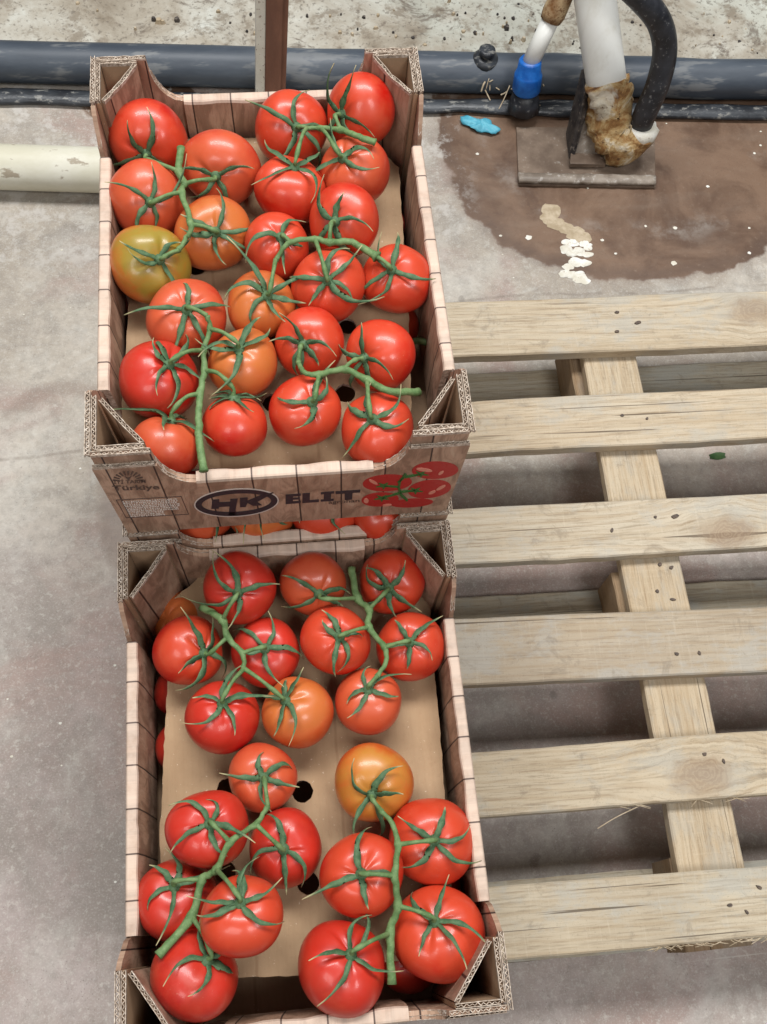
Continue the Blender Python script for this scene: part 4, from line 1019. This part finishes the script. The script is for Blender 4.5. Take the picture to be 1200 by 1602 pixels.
# blue scrap
mb = MB(); c0 = fl_(751,199,.0); g = [(c0.x, c0.y, .011)]; NA, NR = 40, 7
for r in range(1, NR + 1):
    for k in range(NA):
        a = 2*math.pi*k/NA; q = r/NR
        out = 1 + .30*mnoise.noise((math.cos(a)*1.6, math.sin(a)*1.6, 4.2)) + .12*mnoise.noise((math.cos(a)*5, math.sin(a)*5, 1)) + (.25 if math.cos(a - 2.85) > .8 else 0) - (.35 * max(0, math.cos(a - 1.9))**6)
        x, y = .0275*q*out*math.cos(a), .0185*q*out*math.sin(a)
        z = .0035 + .009*(1 - q*q) * (.6 + .8*abs(mnoise.noise((x*70, y*80, 3)))) + .004*abs(math.sin(3*a + q*2))*q
        g.append((c0.x + x, c0.y + y - .35*x, z))
mb.add(g, [(0, 1 + k, 1 + (k+1) % NA) for k in range(NA)] + [(1+(r-1)*NA+k, 1+r*NA+k, 1+r*NA+(k+1) % NA, 1+(r-1)*NA+(k+1) % NA) for r in range(1, NR) for k in range(NA)])
gl = mb.build('glove_scrap', M['glove'], None, True); sm = gl.modifiers.new('thickness', 'SOLIDIFY'); sm.thickness = .0012
tag(gl, 'crumpled scrap of sky-blue glove on the wet floor', 'glove scrap')
# lime residue, crumbs, leaf
def blob(mb, px, py, rpx, h, ry=.7, mi=0, seed=0):
    c = fl_(px, py, .0); r = rpx / 860; n = 16; rn = random.Random(seed + int(px*7 + py))
    f = [(1 + .35*mnoise.noise((math.cos(k*.3927)*1.3 + px, math.sin(k*.3927)*1.3 + py, 0))) for k in range(n)]
    rings = []
    for s, z in ((1,.0006),(.86,h*.6),(.6,h),(.3,h*.9)):
        rings.append([(c.x + r*s*f[k]*math.cos(k*.3927), c.y + r*s*ry*f[k]*math.sin(k*.3927)*1.25, z + (.0 if s == 1 else .0006*mnoise.noise((k, s*9, px)))) for k in range(n)])
    vs = [p for rg in rings for p in rg]; fs = [(i*n+k, i*n+(k+1) % n, (i+1)*n+(k+1) % n, (i+1)*n+k) for i in range(3) for k in range(n)] + [tuple(range(3*n, 4*n))]
    mb.add(vs, fs, mi)
mb = MB()
rn = random.Random(21)
for x, y in ((888,378),(900,381),(914,379),(922,386),(884,392),(893,398),(908,395),(918,399),(900,408),(913,411),(887,418),(881,427),(893,429),(905,431),(914,437),(903,440)):
    for q in range(2): blob(mb, x + rn.uniform(-3,3), y + rn.uniform(-3,3), rn.uniform(4.5, 9), rn.uniform(.0012,.003), rn.uniform(.45,.8))
tag(mb.build('lime_splash', M['lime'], None, True), 'white chalky splash in the wet patch in front of the plate', 'splash')
mb = MB()
for x, y, r in ((862,330,15),(858,342,12),(870,350,13),(885,358,12),(900,366,14),(912,372,12)): blob(mb, x, y, r, .0012)
tag(mb.build('ochre_splash', M['root'], None, True), 'ochre crusted splash just behind the white chalky one', 'splash')
mb = MB(); rn = random.Random(8)
for x, y, r in ((827,372,9),(942,376,5),(963,397,4),(1107,292,5),(1181,183,6),(1056,357,6),(1054,412,8),(1172,357,4),(783,369,4),(1010,354,4),(849,221,4),(882,236,3),(1180,240,4),(1190,206,3),(1172,396,5)): blob(mb, x, y, r*.5, .001)
for _ in range(8): blob(mb, rn.uniform(690,1190), rn.uniform(170,445), rn.uniform(1,2.4), .001)
for _ in range(14): blob(mb, rn.uniform(0,190), rn.uniform(300,1580), rn.uniform(.8,1.8), .0008)
cr = mb.build('lime_crumbs', M['lime'], None, True); cr['kind'] = 'stuff'; tag(cr, 'pale crumbs of lime scattered over the floor', 'crumbs')
mb = MB()
for x, y, r in ((118,708,10),): pass
c0 = fl_(1122,714,.0); g = [(c0.x + .012*math.cos(a)*(1.2 if k % 2 else .9), c0.y + .006*math.sin(a), .004 + .002*math.sin(3*a)) for k, a in enumerate([i*.5236 for i in range(12)])]
g = [(p[0], p[1], .0018 + .0012*math.sin(i*1.1)) for i, p in enumerate(g)]; mb.hexa([(p[0], p[1], .0008) for p in g], g); tag(mb.build('fallen_leaf', M['leaf']), 'small dark green leaf on the floor under the pallet gap', 'leaf')
